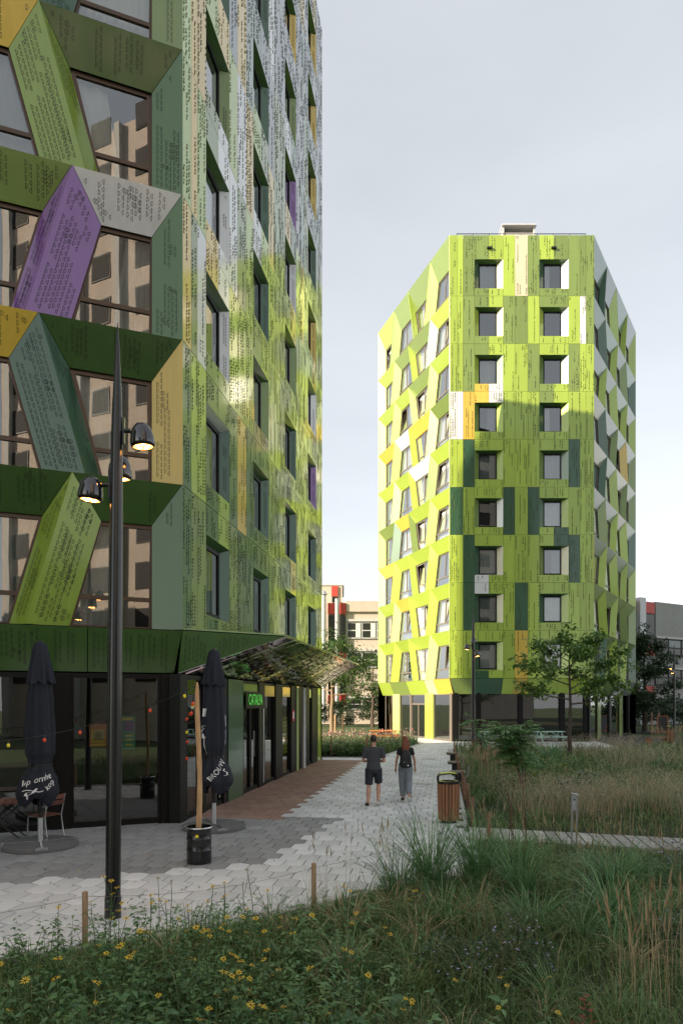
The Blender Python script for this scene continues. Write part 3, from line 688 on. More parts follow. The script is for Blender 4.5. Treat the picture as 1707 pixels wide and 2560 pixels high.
ground_floor(B1, F1R, [(.02, .43, 'f'), (.43, 1.4, 'g'), (1.4, 1.6, 'f'), (1.6, 2.9, 'g'), (2.9, 3.22, 'f'), (3.22, 4.5, 'c:D'), (4.5, 4.62, 'f'), (4.62, 6.2, 'd'), (6.2, 6.88, 'f'), (6.88, 8.26, 'g'), (8.26, 9.2, 'f'), (9.2, 10.55, 'g'), (10.55, 11.4, 'f'), (11.4, 11.7, 'c:B'), (11.7, 12.55, 'f'), (12.55, 13.1, 'g'), (13.1, 13.85, 'f'), (13.85, 14.4, 'g'), (14.4, 15.6, 'f'), (15.6, 16.38, 'c:L')], n=-.10)
# entrance canopy: horizontal lip at the storey line, underside falling back to the wall head
Pn = F1R.P(1.9, Z0, 1.80); Pf = F1R.P(14.6, Z0, 1.9); Cb = F1R.P(.06, 3.22, -.12); Cw = F1R.P(16.35, 3.24, -.06); Ct = F1R.P(0, Z0 - .02)
FR = [Ct, Pn, Cb]; panel('canopy_fascia', FR, pm('O'), B1, (0, -1, 0), .03, .002); tri_pattern(cut1, FR, (.3, -1, 0), Vector((0, 0, 1)), dens=.75)
US = [Cb, Pn, Pf, Cw]; nn = newell([Vector(p) for p in US]); nn = nn if nn.z < 0 else -nn
NS = 40; ckind = random.Random(2)
for i in range(NS):                      # polished sheets side by side, tints stand in for mirrored bed and ground
    a, b = i / NS, (i + 1) / NS
    jz = [Vector((0, 0, random.uniform(-.012, .012))) for _ in range(4)]
    panel('canopy_sheet', [Cb.lerp(Cw, a) + jz[0], Pn.lerp(Pf, a), Pn.lerp(Pf, b), Cb.lerp(Cw, b) + jz[3]], 'canopy_' + ckind.choice(('mirrored_gold', 'mirrored_gold', 'mirrored_rose', 'green', 'silver') if i > 14 else ('mirrored_rose', 'green', 'green', 'mirrored_gold')), B1, (0, 0, -1), .012, .004)
    u_ = (Pn.lerp(Pf, a + .5 / NS) - Cb.lerp(Cw, a + .5 / NS)); ln = u_.length; u_.normalize(); v_ = u_.cross(nn)
    for q in range(3):
        for r in range(9):
            if random.random() < .5: cut1.leaf(Cb.lerp(Cw, a + (q + .5) / 3 / NS) + u_ * (ln * (r + random.uniform(.2, .8)) / 9), v_, u_, nn, random.uniform(.06, .09), 1)
mb = MB(); mb.slab([Ct + Vector((0, 0, .02)), Pn + Vector((0, 0, .02)), Pf + Vector((0, 0, .02)), F1R.P(16.35, Z0), ], (0, 0, .03), pm('G')); mb.build('canopy_top', B1, True)
panel('canopy_end', [Pf, Cw, F1R.P(16.35, Z0 - .02)], pm('G'), B1, (0, 1, 0), .02, 0)
cut1.build(B1, 'tab_green')
# sign, letterboxes, notices, downpipe and handle on the shopfront
sg = empty('name_sign', F1R.P(5.4, 2.5, .02), label='green illuminated CATALPA letters over the entrance door of the near tower', cat='sign')
mb = MB(); V, Fc = text_geo('CATALPA', .44, space=.98); wv = max(v.x for v in V); cs = 1.45 / wv
fr = [F1R.P(4.68 + v.x * cs, 2.52 + v.y, .07) for v in V]; mb.add(fr, Fc, 'neon_green'); sgp = mb.build('letters', sg, True)
mb = MB(); mb.slab([F1R.P(4.64, 2.42, .0), F1R.P(6.16, 2.42, .0), F1R.P(6.16, 2.9, .0), F1R.P(4.64, 2.9, .0)], -F1R.out * .03, 'dark_frame'); mb.build('backing_plate', sg, True)
lb = empty('letterboxes', F1R.P(9.9, .6, -.1), label='bank of yellow green letterboxes behind the glass of the near tower', cat='letterbox')
mb = MB(); mb.slab([F1R.P(9.26, .75, -.2), F1R.P(10.5, .75, -.2), F1R.P(10.5, 2.05, -.2), F1R.P(9.26, 2.05, -.2)], -F1R.out * .2, 'mail_yellow'); mb.build('cabinet', lb, True)
for r in range(9):
    for c in range(3):
        x0 = 9.3 + c * .4; y0 = .8 + r * .135; mb = MB(); mb.slab([F1R.P(x0 + .06, y0 + .05, -.195), F1R.P(x0 + .3, y0 + .05, -.195), F1R.P(x0 + .3, y0 + .085, -.195), F1R.P(x0 + .06, y0 + .085, -.195)], F1R.out * .01, 'black_metal'); mb.build('slot', lb, True)
nc = MB(); nc.slab([F1R.P(10.62, 1.9, -.05), F1R.P(10.92, 1.9, -.05), F1R.P(10.92, 2.3, -.05), F1R.P(10.62, 2.3, -.05)], F1R.out * .015, 'card_red'); nc.slab([F1R.P(10.68, 1.98, -.035), F1R.P(10.86, 1.98, -.035), F1R.P(10.86, 2.24, -.035), F1R.P(10.68, 2.24, -.035)], F1R.out * .004, 'ink_white')
nc.build('notice', label='small white notice in a red frame on the black entrance post', cat='notice')
dp = empty('downpipe', F1R.P(12.1, 0, .07), label='light grey rainwater downpipe beside the green post of the near tower', cat='pipe')
mb = MB(); mb.tube([F1R.P(12.1, .04, .07), F1R.P(12.1, 3.15, .07)], .075, 'grey_panel', 14); mb.build('pipe', dp, True, smooth=True)
for z in (.5, 1.6, 2.7):
    mb = MB(); mb.tube([F1R.P(12.1, z, .07), F1R.P(12.1, z + .03, .07)], .085, 'grey_panel', 14); mb.build('bracket', dp, True, smooth=True)
mb = MB(); mb.tube([F1R.P(6.3, .15, .05), F1R.P(6.3, 2.4, .05)], .022, 'steel', 10); mb.build('door_pull', B1, True, smooth=True)
# posters behind the cafe window
def poster(a, z, wd, h, base, parts, lab):
    S = lambda x: F1L.L - x
    e = empty('poster', F1L.P(S(a), z, -.24), label=lab, cat='poster', group='cafe window posters'); mb = MB(); n = -.36
    q = lambda x0, z0, x1, z1, o: [F1L.P(S(a - x0 * wd), z + z0 * h, n + o), F1L.P(S(a - x1 * wd), z + z0 * h, n + o), F1L.P(S(a - x1 * wd), z + z1 * h, n + o), F1L.P(S(a - x0 * wd), z + z1 * h, n + o)]
    mb.slab(q(0, 0, 1, 1, 0), F1L.out * .003, base); mb.build('sheet', e, True)
    mb = MB()
    for i, (x0, z0, x1, z1, m) in enumerate(parts): mb.slab(q(x0, z0, x1, z1, .0035), F1L.out * .002, m)
    mb.build('print', e, True)
poster(1.86, 1.66, .34, .48, 'poster_orange', [(.12, .2, .88, .75, 'poster_yellow'), (.2, .28, .8, .7, 'grey_panel'), (.34, .36, .66, .62, 'black_metal'), (.44, .44, .56, .54, 'poster_orange'), (.1, .06, .9, .14, 'poster_yellow')], 'orange record player poster inside the cafe window')
poster(1.46, 1.6, .52, .7, 'poster_teal', [(.1, .88, .9, .95, 'poster_yellow'), (.55, .55, .95, .85, 'poster_violet'), (.1, .1, .5, .16, 'ink_white'), (.1, .22, .5, .28, 'poster_yellow'), (.6, .1, .9, .16, 'poster_yellow'), (.6, .25, .9, .3, 'poster_yellow'), (.6, .38, .9, .43, 'poster_yellow')], 'teal event poster inside the cafe window behind the lamp post')

# ================= far tower
B2 = empty('apartment_tower', (12, 52, 0), label='far lime green panelled apartment tower with square windows on its front', cat='building')
CL = Vector((6.986, 44.3)); CR = Vector((16.37, 44.3))
dL = Vector((-.321, .947)).normalized(); EL2 = CL + dL * 12.4
F2L = Face(EL2, -dL, 12.4); F2F = Face(CL, (1, 0), (CR - CL).x)
dR = Vector((.5527, .8334)).normalized(); F2R = Face(CR, dR, 13.9); ER2 = CR + dR * 13.9
cut2 = Cut(); cut2.revtri = False
layF = [('p', .516), ('p', .375), ('p', .739), ('w', 1.84), ('p', .76), ('p', .84), ('p', .74), ('w', 1.89), ('p', .73), ('p', .39), ('p', .53)]
sF = F2F.L / sum(x for _, x in layF); layF = [(t, x * sF) for t, x in layF]
#  storey 8 (top) .. 0: strips m1 m2 p | W1L W1R | a b c | W2L W2R | p m m
rows = {8: 'LLG GL LCG LG GGG', 7: 'LLG GL GGL GG LWG', 6: 'LLG GL LLG LL GLL', 5: 'WWY YW LLL GL LLL', 4: 'LLD LL LLL LL DLL', 3: 'DDL LL DLD LL LLL', 2: 'LLD LL LLL LD DLL', 1: 'LLD WL LDL LL LLL', 0: 'LLL LL LYL LL LLL'}
SP = {k: v.split() for k, v in rows.items()}
def colF(k, ci, q):
    if ci in (3, 7):
        kk = k - 1 if q >= 2 else k; i = q % 2
        if kk < 0: return 'DL'[i] if ci == 3 else 'L'
        return SP[kk][1 if ci == 3 else 3][i]
    return SP[k][0][ci] if ci < 3 else SP[k][2][ci - 4] if ci < 7 else SP[k][4][ci - 8]
rvF = random.Random(8)
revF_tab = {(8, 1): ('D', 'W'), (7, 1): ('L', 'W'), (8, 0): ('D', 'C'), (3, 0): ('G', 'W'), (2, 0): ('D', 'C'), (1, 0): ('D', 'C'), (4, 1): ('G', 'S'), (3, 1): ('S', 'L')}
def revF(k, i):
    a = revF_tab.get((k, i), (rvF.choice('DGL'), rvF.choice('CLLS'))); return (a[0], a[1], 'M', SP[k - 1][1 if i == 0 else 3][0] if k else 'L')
square_face(B2, F2F, layF, colF, 'dark_frame', cut2, sz=.088, dens=.42, rev=revF, rnd=random.Random(6), wpane=1.18)
r2 = random.Random(31)
def col2L(k, j, t):
    r = r2.random()
    if t == 'pier': return 'L' if r < .62 else 'B' if r < .72 else 'G' if r < .88 else 'S'
    if k >= 7: return 'G' if r < .8 else 'L'
    if k in (4, 5) and j == (1 if k == 5 else 2): return 'W'
    return 'L' if r < .78 else 'G' if r < .94 else 'Y'
zigzag_face(B2, F2L, 4, lambda j, k: 1 if j % 2 else -1, col2L, 'warm_grey_frame', cut2, Rr=.42, wp=.86, dl=.28, rnd=random.Random(14), ends=(.62, .28), gm='glass_sky')
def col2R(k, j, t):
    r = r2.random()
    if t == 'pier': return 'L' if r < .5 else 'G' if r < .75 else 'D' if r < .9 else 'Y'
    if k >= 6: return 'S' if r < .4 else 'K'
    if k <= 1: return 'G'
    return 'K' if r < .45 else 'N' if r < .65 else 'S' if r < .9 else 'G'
zigzag_face(B2, F2R, 4, lambda j, k: 1 if (j + k) % 2 else -1, col2R, 'warm_grey_frame', cut2, Rr=.42, wp=.95, dl=.28, rnd=random.Random(15), ends=(.35, .75), gm='glass_sky')
BK1 = EL2 + Vector((4, 14)); BK2 = ER2 + Vector((-2, 12))
mb = MB()
for a, b in ((EL2, BK1), (BK1, BK2), (BK2, ER2)):
    mb.add([(a.x, a.y, 3.2), (b.x, b.y, 3.2), (b.x, b.y, TOP), (a.x, a.y, TOP)], [(0, 1, 2, 3)], pm('G')); mb.add([(a.x, a.y, 0), (b.x, b.y, 0), (b.x, b.y, 3.2), (a.x, a.y, 3.2)], [(0, 1, 2, 3)], 'dark_frame')
mb.build('rear_wall', B2, True)
core(B2, [CL, CR, ER2, BK2, BK1, EL2])
skirt(B2, F2F, [(1.65, 'G'), (1.83, 'D'), (.76, 'L'), (.84, 'Y'), (2.0, 'L'), (F2F.L - 7.08, 'L')], e0=.72, e1=.53, zb=3.12, inn=.5)
skirt(B2, F2L, [(2.4, 'L'), (3.1, 'G'), (3.1, 'L'), (1.4, 'C'), (12.4 - 10.0, 'Y')], e1=.72, zb=3.12, inn=.42)
skirt(B2, F2R, [(3.4, 'G'), (3.4, 'G'), (3.4, 'W'), (3.7, 'K')], e0=.53, zb=3.12, inn=.42)
ground_floor(B2, F2F, [(.3, .62, 'f'), (.62, 1.9, 'g'), (1.9, 2.1, 'f'), (2.1, 4.6, 'g'), (4.6, 4.85, 'f'), (4.85, 7.3, 'g'), (7.3, 7.6, 'f'), (7.6, 8.9, 'g'), (8.9, 9.1, 'f')], n=-.5)
ground_floor(B2, F2L, [(.5, 2.2, 'g'), (2.2, 3.5, 'c:B'), (3.5, 5.4, 'g'), (5.4, 5.6, 'f'), (5.6, 8.0, 'd'), (8.0, 9.3, 'c:L'), (9.3, 11.7, 'g'), (11.7, 12.0, 'f')], n=-.42, fmat='warm_grey_frame')
ground_floor(B2, F2R, [(.4, .7, 'f'), (.7, 2.6, 'g'), (2.6, 3.5, 'c:G'), (3.5, 6.2, 'g'), (6.2, 6.8, 'f'), (6.8, 9.6, 'g'), (9.6, 10.6, 'c:G'), (10.6, 13.0, 'g'), (13.0, 13.6, 'f')], n=-.42)
cut2.build(B2, 'tab_lime')
# small wall lights high on the front, roof rail and roof box
for x in (2.6, 6.75):
    mb = MB(); mb.box((CL.x + x, 44.22, TOP - .86), (.34, .12, .09), 'black_metal'); mb.build('wall_light', B2, True)
mb = MB(); pts = [Vector((CL.x + .5, 44.42, 33.06)), Vector((CR.x - .5, 44.42, 33.06))]
mb.tube(pts, .025, 'black_metal', 8)
for i in range(9): p = pts[0].lerp(pts[1], i / 8); mb.tube([p, p - Vector((0, 0, .35))], .02, 'black_metal', 6)
mb.build('roof_rail', B2, True)
mb = MB(); mb.box((11.75, 46.2, 33.1), (4.3, 1.6, .78), 'grey_panel'); mb.build('roof_plinth', B2, True)
mb = MB()
for x in (-1.02, 1.02): mb.box((11.75 + x, 45.9, 33.82), (.1, 1.2, .68), 'concrete_light')
mb.box((11.75, 46.45, 33.82), (1.94, .1, .68), 'grey_panel'); mb.box((11.75, 45.85, 34.19), (2.3, 1.45, .07), 'grey_panel'); mb.box((11.75, 45.4, 33.62), (1.94, .1, .3), 'concrete_light'); mb.build('roof_unit', B2, True)
for a, b, c in ((6.88, 8.26, 'Y'), (9.2, 10.55, 'Y'), (12.55, 13.1, 'B'), (13.85, 14.4, 'B'), (4.62, 6.2, 'V')):  # yellow-green reflection along the entrance glass, added as solid coloured strips
    panel('glass_reflection_panel', [F1R.P(a + .06, 2.78, -.09), F1R.P(b - .06, 2.78, -.09), F1R.P(b - .06, 3.12, -.09), F1R.P(a + .06, 3.12, -.09)], pm(c), B1, F1R.out, .02, 0)
# ------------------------------------------------------------------ neighbouring buildings outside and behind
def clad_block(name, x0, x1, y0, y1, h, mat, lab, rot=0, win=True, wmat='glass_coated'):
    c = ((x0 + x1) / 2, (y0 + y1) / 2); e = empty(name, (c[0], c[1], 0), rz=rot, label=lab, cat='building'); w_, d_ = x1 - x0, y1 - y0
    mb = MB(); mb.box((0, 0, h / 2), (w_, d_, h), mat); mb.build('wall', e)
    for sx, sy, ln in ((1, 0, d_), (-1, 0, d_), (0, 1, w_), (0, -1, w_)):
        n = int(ln / 3.4)
        for k in range(int((h - 4) / 3.1) + 1):
            mb = MB(); mg = MB()
            for i in range(n):
                a = -ln / 2 + (i + .5) * ln / n; z = 4.9 + 3.1 * k - (3.6 if k == 0 and False else 0)
                px, py = (sx * w_ / 2, a) if sx else (a, sy * d_ / 2)
                mb.box((px, py, z), ((.12, 1.7, 1.8) if sx else (1.7, .12, 1.8)), 'dark_frame'); mg.box((px + sx * .05, py + sy * .05, z), ((.06, 1.5, 1.6) if sx else (1.5, .06, 1.6)), 'room_dark')
            f = mb.build('window_row', e); mg.build('panes', f)
    return e
clad_block('apartment_tower', -50, -29, -15, 6.5, 34, pm('G'), 'third green tower standing left of the camera, its shade over the square')
W_ = clad_block('brick_block', -10, 10, -9, 9, 42, 'brick_peach', 'peach brick block behind the camera, seen mirrored in the near tower windows')
W_.location = (17.5, -21, 0); W_.rotation_euler = (0, 0, math.atan2(.93, .36))
shade_block = clad_block('brick_block', -11, 11, -4, 4, 15, 'brick_grey', 'added unseen low block behind the camera, shading the foot of the peach block'); shade_block.location = (-9.5, -30, 0); shade_block.rotation_euler = (0, 0, math.atan2(.93, .36))  # unseen block, added to keep the peach block's base in shade
for i in range(6):
    mb = MB(); mb.box((-9 + i * 3.6, 9.2, 21), (.5, .4, 42), 'concrete_light'); mb.build('pilaster', W_)
# --- beige brick school block, left background
SB = empty('school_block', (-4, 82, 0), label='beige brick block with red panels and silver flues behind the near tower', cat='building')
YF = 80.0
def bx(parent, x0, x1, y, d, z0, z1, m, name): 
    mb = MB(); mb.box(((x0 + x1) / 2, y + d / 2, (z0 + z1) / 2), (x1 - x0, d, z1 - z0), m); return mb.build(name, parent, parent.parent is None)
bx(SB, -20, 16, YF + .3, 12, 0, 14.35, 'brick_cream', 'wall'); bx(SB, -18, .1, YF + 1.5, 9, 14.35, 16.5, 'brick_cream', 'stair_tower')
bx(SB, -18.2, .3, YF + 1.4, 9.2, 16.5, 16.62, 'concrete_light', 'tower_coping'); bx(SB, .58, 16, YF, .3, 13.2, 14.45, 'brick_cream', 'parapet')
bx(SB, 5.5, 8, YF + 3, 3, 14.35, 15.0, 'grey_panel', 'roof_unit')
for z0, z1 in ((10.05, 11.95), (6.65, 8.45), (1.75, 2.95)):
    for i in range(6):
        x0 = .62 + i * 1.75
        if z0 < 2 and i > 2: continue
        f = bx(SB, x0 + .02, x0 + 1.72, YF + .12, .2, z0, z1, 'grey_panel', 'window')
        for c, d in ((.07, .47), (.54, .95)):
            bx(f, x0 + .10, x0 + 1.64, YF + .09, .05, z0 + (z1 - z0) * c, z0 + (z1 - z0) * d, 'lamp_black', 'pane')
        if z0 > 9: bx(f, x0 + 1.05, x0 + 1.6, YF + .06, .03, z0 + .12, z1 - .12, 'curtain_white', 'curtain')
    bx(SB, .58, 14, YF - .05, .3, z1 + .1, z1 + .35, 'concrete_light', 'lintel')
for x0, x1 in ((-1.60, -.78), (-.22, .53)):
    bx(SB, x0, x1, YF, .3, 12.9, 14.2, 'red_panel', 'red_panel'); bx(SB, x0, x1, YF, .3, 7.1, 8.4, 'red_panel', 'red_panel'); bx(SB, x0, x1, YF, .3, 2.4, 3.4, 'red_panel', 'red_panel')
    for z0, z1 in ((8.5, 10.4), (10.5, 12.8), (3.5, 7.0)): bx(SB, x0 + .05, x1 - .05, YF + .06, .2, z0, z1, 'lamp_black', 'stair_window')
bx(SB, -1.18, -.44, YF + 1.3, .25, 15.2, 16.4, 'red_panel', 'red_panel'); bx(SB, -1.13, -.49, YF + 1.3, .2, 14.4, 15.1, 'lamp_black', 'stair_window')
for x, rr, zt in ((-2.05, .26, 15.0), (-.52, .24, 14.6)):
    mb = MB(); mb.tube([(x, YF - .5, .2), (x, YF - .5, zt)], rr, 'galvanised', 14)
    if zt > 14.8: mb.lathe([(rr, 0), (rr * 1.7, .1), (rr * .4, .6)], 'galvanised', (x, YF - .5, zt))
    mb.build('flue', SB, True, smooth=True)
mb = MB(); mb.tube([(7.2, YF - .1, 3.1), (7.2, YF - .1, 6.3)], .12, 'galvanised', 10); mb.build('downpipe', SB, True, smooth=True)
# --- grey wing, right background, turned away from the sun
GW = empty('grey_wing', (32, 76, 0), rz=math.atan2(.5, .87), label='grey brick wing with ribbon windows behind the far tower on the right', cat='building')
def bl(x0, x1, y, d, z0, z1, m, name, par=None):
    mb = MB(); mb.box(((x0 + x1) / 2, y + d / 2, (z0 + z1) / 2), (x1 - x0, d, z1 - z0), m); return mb.build(name, par or GW)
bl(-8, 34, .3, 12, 0, 14.0, 'brick_grey', 'wall'); bl(4.6, 34, 0, .3, 10.2, 14.1, 'brick_grey', 'parapet_wall'); bl(4.5, 34, -.04, .3, 9.95, 10.2, 'concrete_light', 'lintel')
for z0, z1 in ((8.0, 9.9), (4.5, 6.4), (.9, 3.0)):
    for i in range(10):
        f = bl(4.6 + i * 2.4, 6.96 + i * 2.4, .1, .25, z0, z1, 'dark_frame', 'window')
        for a, b in ((.08, .44), (.52, .94)): bl(4.72 + i * 2.4, 6.84 + i * 2.4, .06, .06, z0 + (z1 - z0) * a, z0 + (z1 - z0) * b, 'curtain_grey' if (i * 7 + int(z0)) % 5 == 0 and b > .9 else 'lamp_black', 'pane', f)
    bl(4.5, 34, -.04, .3, z1 - .0, z1 + .22, 'concrete_light', 'lintel') if z1 < 9 else None
for x0, x1 in ((-.6, 1.0), (2.4, 4.4), (-3.5, -1.6)):
    for z0, z1 in ((12.7, 14.0), (7.9, 9.2), (3.2, 4.4)): bl(x0, x1, 0, .3, z0, z1, 'red_panel', 'red_panel')
    for z0, z1 in ((9.3, 12.6), (4.5, 7.8), (.6, 3.1)): bl(x0, x1, .05, .25, z0, z1, 'lamp_black', 'stair_window')
bl(1.2, 2.2, -.5, .8, 0, 14.3, 'grey_panel', 'shaft')

# ------------------------------------------------------------------ lamp posts
def lamp_post(loc, lab, heads, h=7.15, tilt=0., lit=True):
    e = empty('lamp_post', loc, label=lab, cat='street lamp', group='tapered three-headed lamp posts'); e.rotation_euler = (0, tilt, 0)
    mb = MB(); mb.lathe([(.098, 0), (.098, .25), (.09, .3), (.088, 2.5), (.082, 4.4), (.072, 5.7), (.062, 6.1)], 'lamp_black', seg=24); mb.build('pole', e, smooth=True)
    mb = MB(); mb.lathe([(.0615, 6.1), (.05, 6.4), (.028, 6.85), (.004, h)], 'lamp_black', seg=24); mb.build('spike', e, smooth=True)
    for ang, z in heads:
        ca, sa = math.cos(ang), math.sin(ang); a = Vector((ca * .06, sa * .06, z)); b = Vector((ca * .17, sa * .17, z)); c = Vector((ca * .30, sa * .30, z - .06))
        mb = MB(); mb.tube([a, b], .028, 'lamp_black', 10); mb.beam(Vector((ca * .083, sa * .083, z - .16)), Vector((ca * .083, sa * .083, z + .16)), .05, .02, 'lamp_black', up=(ca, sa, 0)); mb.build('bracket', e, smooth=True)
        prof = [(.118, -.135), (.135, -.128), (.146, -.10), (.147, -.05), (.136, .03), (.108, .10), (.066, .145), (.02, .162)]
        mb = MB(); mb.lathe(prof, 'lamp_chrome', seg=26, cap=False); sh = mb.build('lamp_shade', e, smooth='all'); sh.location = c; sh.rotation_euler = (.06 * sa, -.10 * ca, 0)
        mb = MB(); mb.lathe([(.122, -.120), (.120, -.121)], 'lamp_glow', seg=24); mb.build('diffuser', sh)
        for q in range(5):
            aa = q * 2 * math.pi / 5; mb = MB(); mb.lathe([(.024, -.1235), (.020, -.130)], 'led_warm', (.065 * math.cos(aa), .065 * math.sin(aa), 0), 10); mb.build('led', sh)
        if lit:
            ld = bpy.data.lights.new('lamp_light', 'SPOT'); ld.energy = 14; ld.color = (1, .55, .22); ld.spot_size = R(120); ld.shadow_soft_size = .1
            lo = bpy.data.objects.new('lamp_light', ld); COL.objects.link(lo); lo.parent = sh; lo.location = (0, 0, -.16)
    return e
lamp_post((-2.76, 8.25, -.02), 'tall black lamp post in the left foreground with three lit heads', [(.06, 5.90), (R(100), 5.60), (R(183), 5.24)], 7.2, .0085)
lamp_post((6.55, 34, 0), 'slim black lamp post in front of the far tower, beside the feathery shrub', [(R(75), 5.75), (R(185), 5.4), (R(-60), 5.05)], 7.1, 0, False)
lamp_post((25.7, 52.8, 0), 'most distant lamp post, against the grey wing on the right', [(.2, 5.7), (R(190), 5.35), (R(220), 5.0)], 7.1, 0, False)

# ------------------------------------------------------------------ closed parasols
def parasol(loc, lab, seed, side):
    rn = random.Random(seed); e = empty('parasol', loc, label=lab, cat='parasol', group='closed navy parasols of the cafe')
    mb = MB(); mb.lathe([(.64, 0), (.645, .05), (.63, .085), (.0, .095)], 'slab_grey', seg=48, cap=False); mb.build('base_slab', e, smooth=True)
    for a in (.45, .45 + math.pi / 2):
        mb = MB()
        for s_ in (1, -1):
            p = Vector((math.cos(a) * .05 * s_, math.sin(a) * .05 * s_, .105)); q = Vector((math.cos(a) * .62 * s_, math.sin(a) * .62 * s_, .105)); mb.beam(p, q, .035, .02, 'steel'); mb.beam(q + Vector((-math.sin(a) * .1, math.cos(a) * .1, -.03)), q + Vector((math.sin(a) * .1, -math.cos(a) * .1, -.03)), .04, .05, 'steel')
        mb.build('base_arm', e)
    mb = MB(); mb.tube([(0, 0, .1), (0, 0, .52)], .045, 'galvanised', 14); mb.build('socket', e, smooth=True)
    mb = MB(); mb.tube([(0, 0, .5), (0, 0, 3.62)], .032, 'black_metal', 12); mb.lathe([(.055, .8), (.06, .9), (.04, .62)], 'black_metal', seg=12); mb.build('pole', e, smooth=True)
    mb = MB(); mb.beam((.05, -.03, .72), (.13, -.06, .72), .02, .02, 'steel'); mb.beam((.13, -.06, .64), (.13, -.06, .82), .016, .016, 'steel'); mb.build('crank', e)
    SEG = 96
    def rad(th, z, base, amp, f, ph): return base * (1 + amp * math.sin(f * th + ph) + amp * .5 * math.sin((f * 2 - 3) * th + ph * 2.3 + z * 2))
    prof = [(.80, .23, .20), (.84, .28, .22), (.98, .33, .20), (1.2, .29, .20), (1.38, .22, .18), (1.47, .185, .10), (1.55, .20, .12), (1.7, .245, .13), (2.1, .25, .13), (2.6, .225, .13), (3.0, .185, .12), (3.3, .13, .08), (3.55, .085, .03), (3.62, .05, 0)]
    zs = []
    for (z0, r0, a0), (z1, r1, a1) in zip(prof[:-1], prof[1:]):
        for i in range(4): t = i / 4; t2 = t * t * (3 - 2 * t); zs.append((z0 + (z1 - z0) * t, r0 + (r1 - r0) * t2, a0 + (a1 - a0) * t2))
    zs.append(prof[-1])
    def surf(th, z, off=0.):
        for i in range(len(zs) - 1):
            if zs[i][0] <= z <= zs[i + 1][0]:
                t = (z - zs[i][0]) / (zs[i + 1][0] - zs[i][0] + 1e-9); r = zs[i][1] + (zs[i + 1][1] - zs[i][1]) * t; a = zs[i][2] + (zs[i + 1][2] - zs[i][2]) * t; break
        else: r, a = zs[0][1], zs[0][2]
        sk = .55 if z < 1.45 else .15
        rr = rad(th + (1.47 - z) * sk * (.8 if z < 1.47 else .12), z, r, a * .55, 8, seed) + off
        lean = max(0, 1.45 - z) * side * .10
        return Vector((rr * math.cos(th) + lean, rr * math.sin(th) * .92, z - (0.09 * max(0, (1.0 - z) / .2) * (math.sin(3 * th + seed)) if z < 1.0 else 0)))
    ringz = [[surf(2 * math.pi * k / SEG, z) for k in range(SEG)] for z, _, _ in zs]
    mb = MB(); mb.rings(ringz, 'canvas_navy', cap=False); cv = mb.build('canopy', e, smooth='all')
    # tie strap
    mb = MB(); mb.rings([[surf(2 * math.pi * k / SEG, z, .008) for k in range(SEG)] for z in (1.455, 1.495)], 'black_metal', cap=False); mb.build('strap', cv, smooth='all')
    # separate wind vent cap
    mb = MB(); R_ = []
    for z, r, a in ((3.66, .05, 0), (3.62, .095, .02), (3.4, .13, .05), (3.15, .175, .09), (2.98, .205, .14)):
        R_.append([Vector((rad(2 * math.pi * k / SEG, z, r + .02, a, 8, seed + 1) * math.cos(2 * math.pi * k / SEG), rad(2 * math.pi * k / SEG, z, r + .02, a, 8, seed + 1) * math.sin(2 * math.pi * k / SEG), z - (.07 * abs(math.sin(4 * 2 * math.pi * k / SEG + seed)) if z < 3 else 0))) for k in range(SEG)])
    mb.rings(R_[::-1], 'canvas_navy', cap=False); mb.build('vent_cap', e, smooth='all')
    mb = MB(); mb.lathe([(.06, 3.64), (.06, 3.67), (.03, 3.70)], 'black_metal', seg=16); mb.build('finial', e, smooth=True)
    return e, cv, surf
def cloth_text(cv, surf, txt, size, th0, z0, slope, mat='ink_white', shear=0., name='lettering', geo=None, off=.012):
    V, Fc = geo if geo else text_geo(txt, size, shear); out = []
    for v in V:
        z = z0 + v.y * math.cos(slope) + v.x * math.sin(slope); x = v.x * math.cos(slope) - v.y * math.sin(slope)
        out.append(surf(th0 + x / .30, z, off))
    mb = MB(); mb.add(out, Fc, mat); return mb.build(name, cv)
def blob(pts): return [Vector((x, y, 0)) for x, y in pts], [tuple(range(len(pts)))]
e1, cv1, sf1 = parasol((-5.4, 12.26, .003), 'closed navy parasol at the far left, lettering kop omhe on its hem', 2, -1)
cloth_text(cv1, sf1, 'kop omhe', .15, R(225), 1.10, R(14), shear=.25)
cloth_text(cv1, sf1, '', 0, R(222), 1.05, 0, name='swash', geo=([Vector((.12 + .32 * t, .02 * math.sin(t * 6) - .03 + .02 * t + d, 0)) for t in [i / 14 for i in range(15)] for d in (0, .012)], [(2 * i, 2 * i + 2, 2 * i + 3, 2 * i + 1) for i in range(14)]))
bird = blob([(0, .06), (.03, .10), (.09, .105), (.13, .075), (.16, .08), (.185, .125), (.21, .135), (.205, .15), (.18, .145), (.15, .105), (.11, .06), (.06, .045), (.05, .0), (.03, -.03), (.02, .0), (.035, .045)])
cloth_text(cv1, sf1, '', 0, R(255), .90, R(10), name='bird_mark', geo=bird)
cloth_text(cv1, sf1, 'kop', .13, R(322), 1.02, R(50), shear=.25)
mb = MB(); P4 = [sf1(R(297), 1.22, .006), sf1(R(312), 1.25, .006), sf1(R(314), .92, .006), sf1(R(300), .90, .006)]; mb.add(P4, [(0, 1, 2, 3)], 'canvas_blue'); mb.build('hem_fold', cv1)
e2, cv2, sf2 = parasol((-2.62, 14.05, .003), 'closed navy parasol beside the timber pole, lettering BROUW on its hem', 5, 1)
cloth_text(cv2, sf2, 'BROUW', .15, R(258), .98, R(44))
cloth_text(cv2, sf2, '', 0, R(215), 2.30, 0, name='rabbit_mark', geo=blob([(0, 0), (.05, 0), (.06, .16), (.0, .17)]))
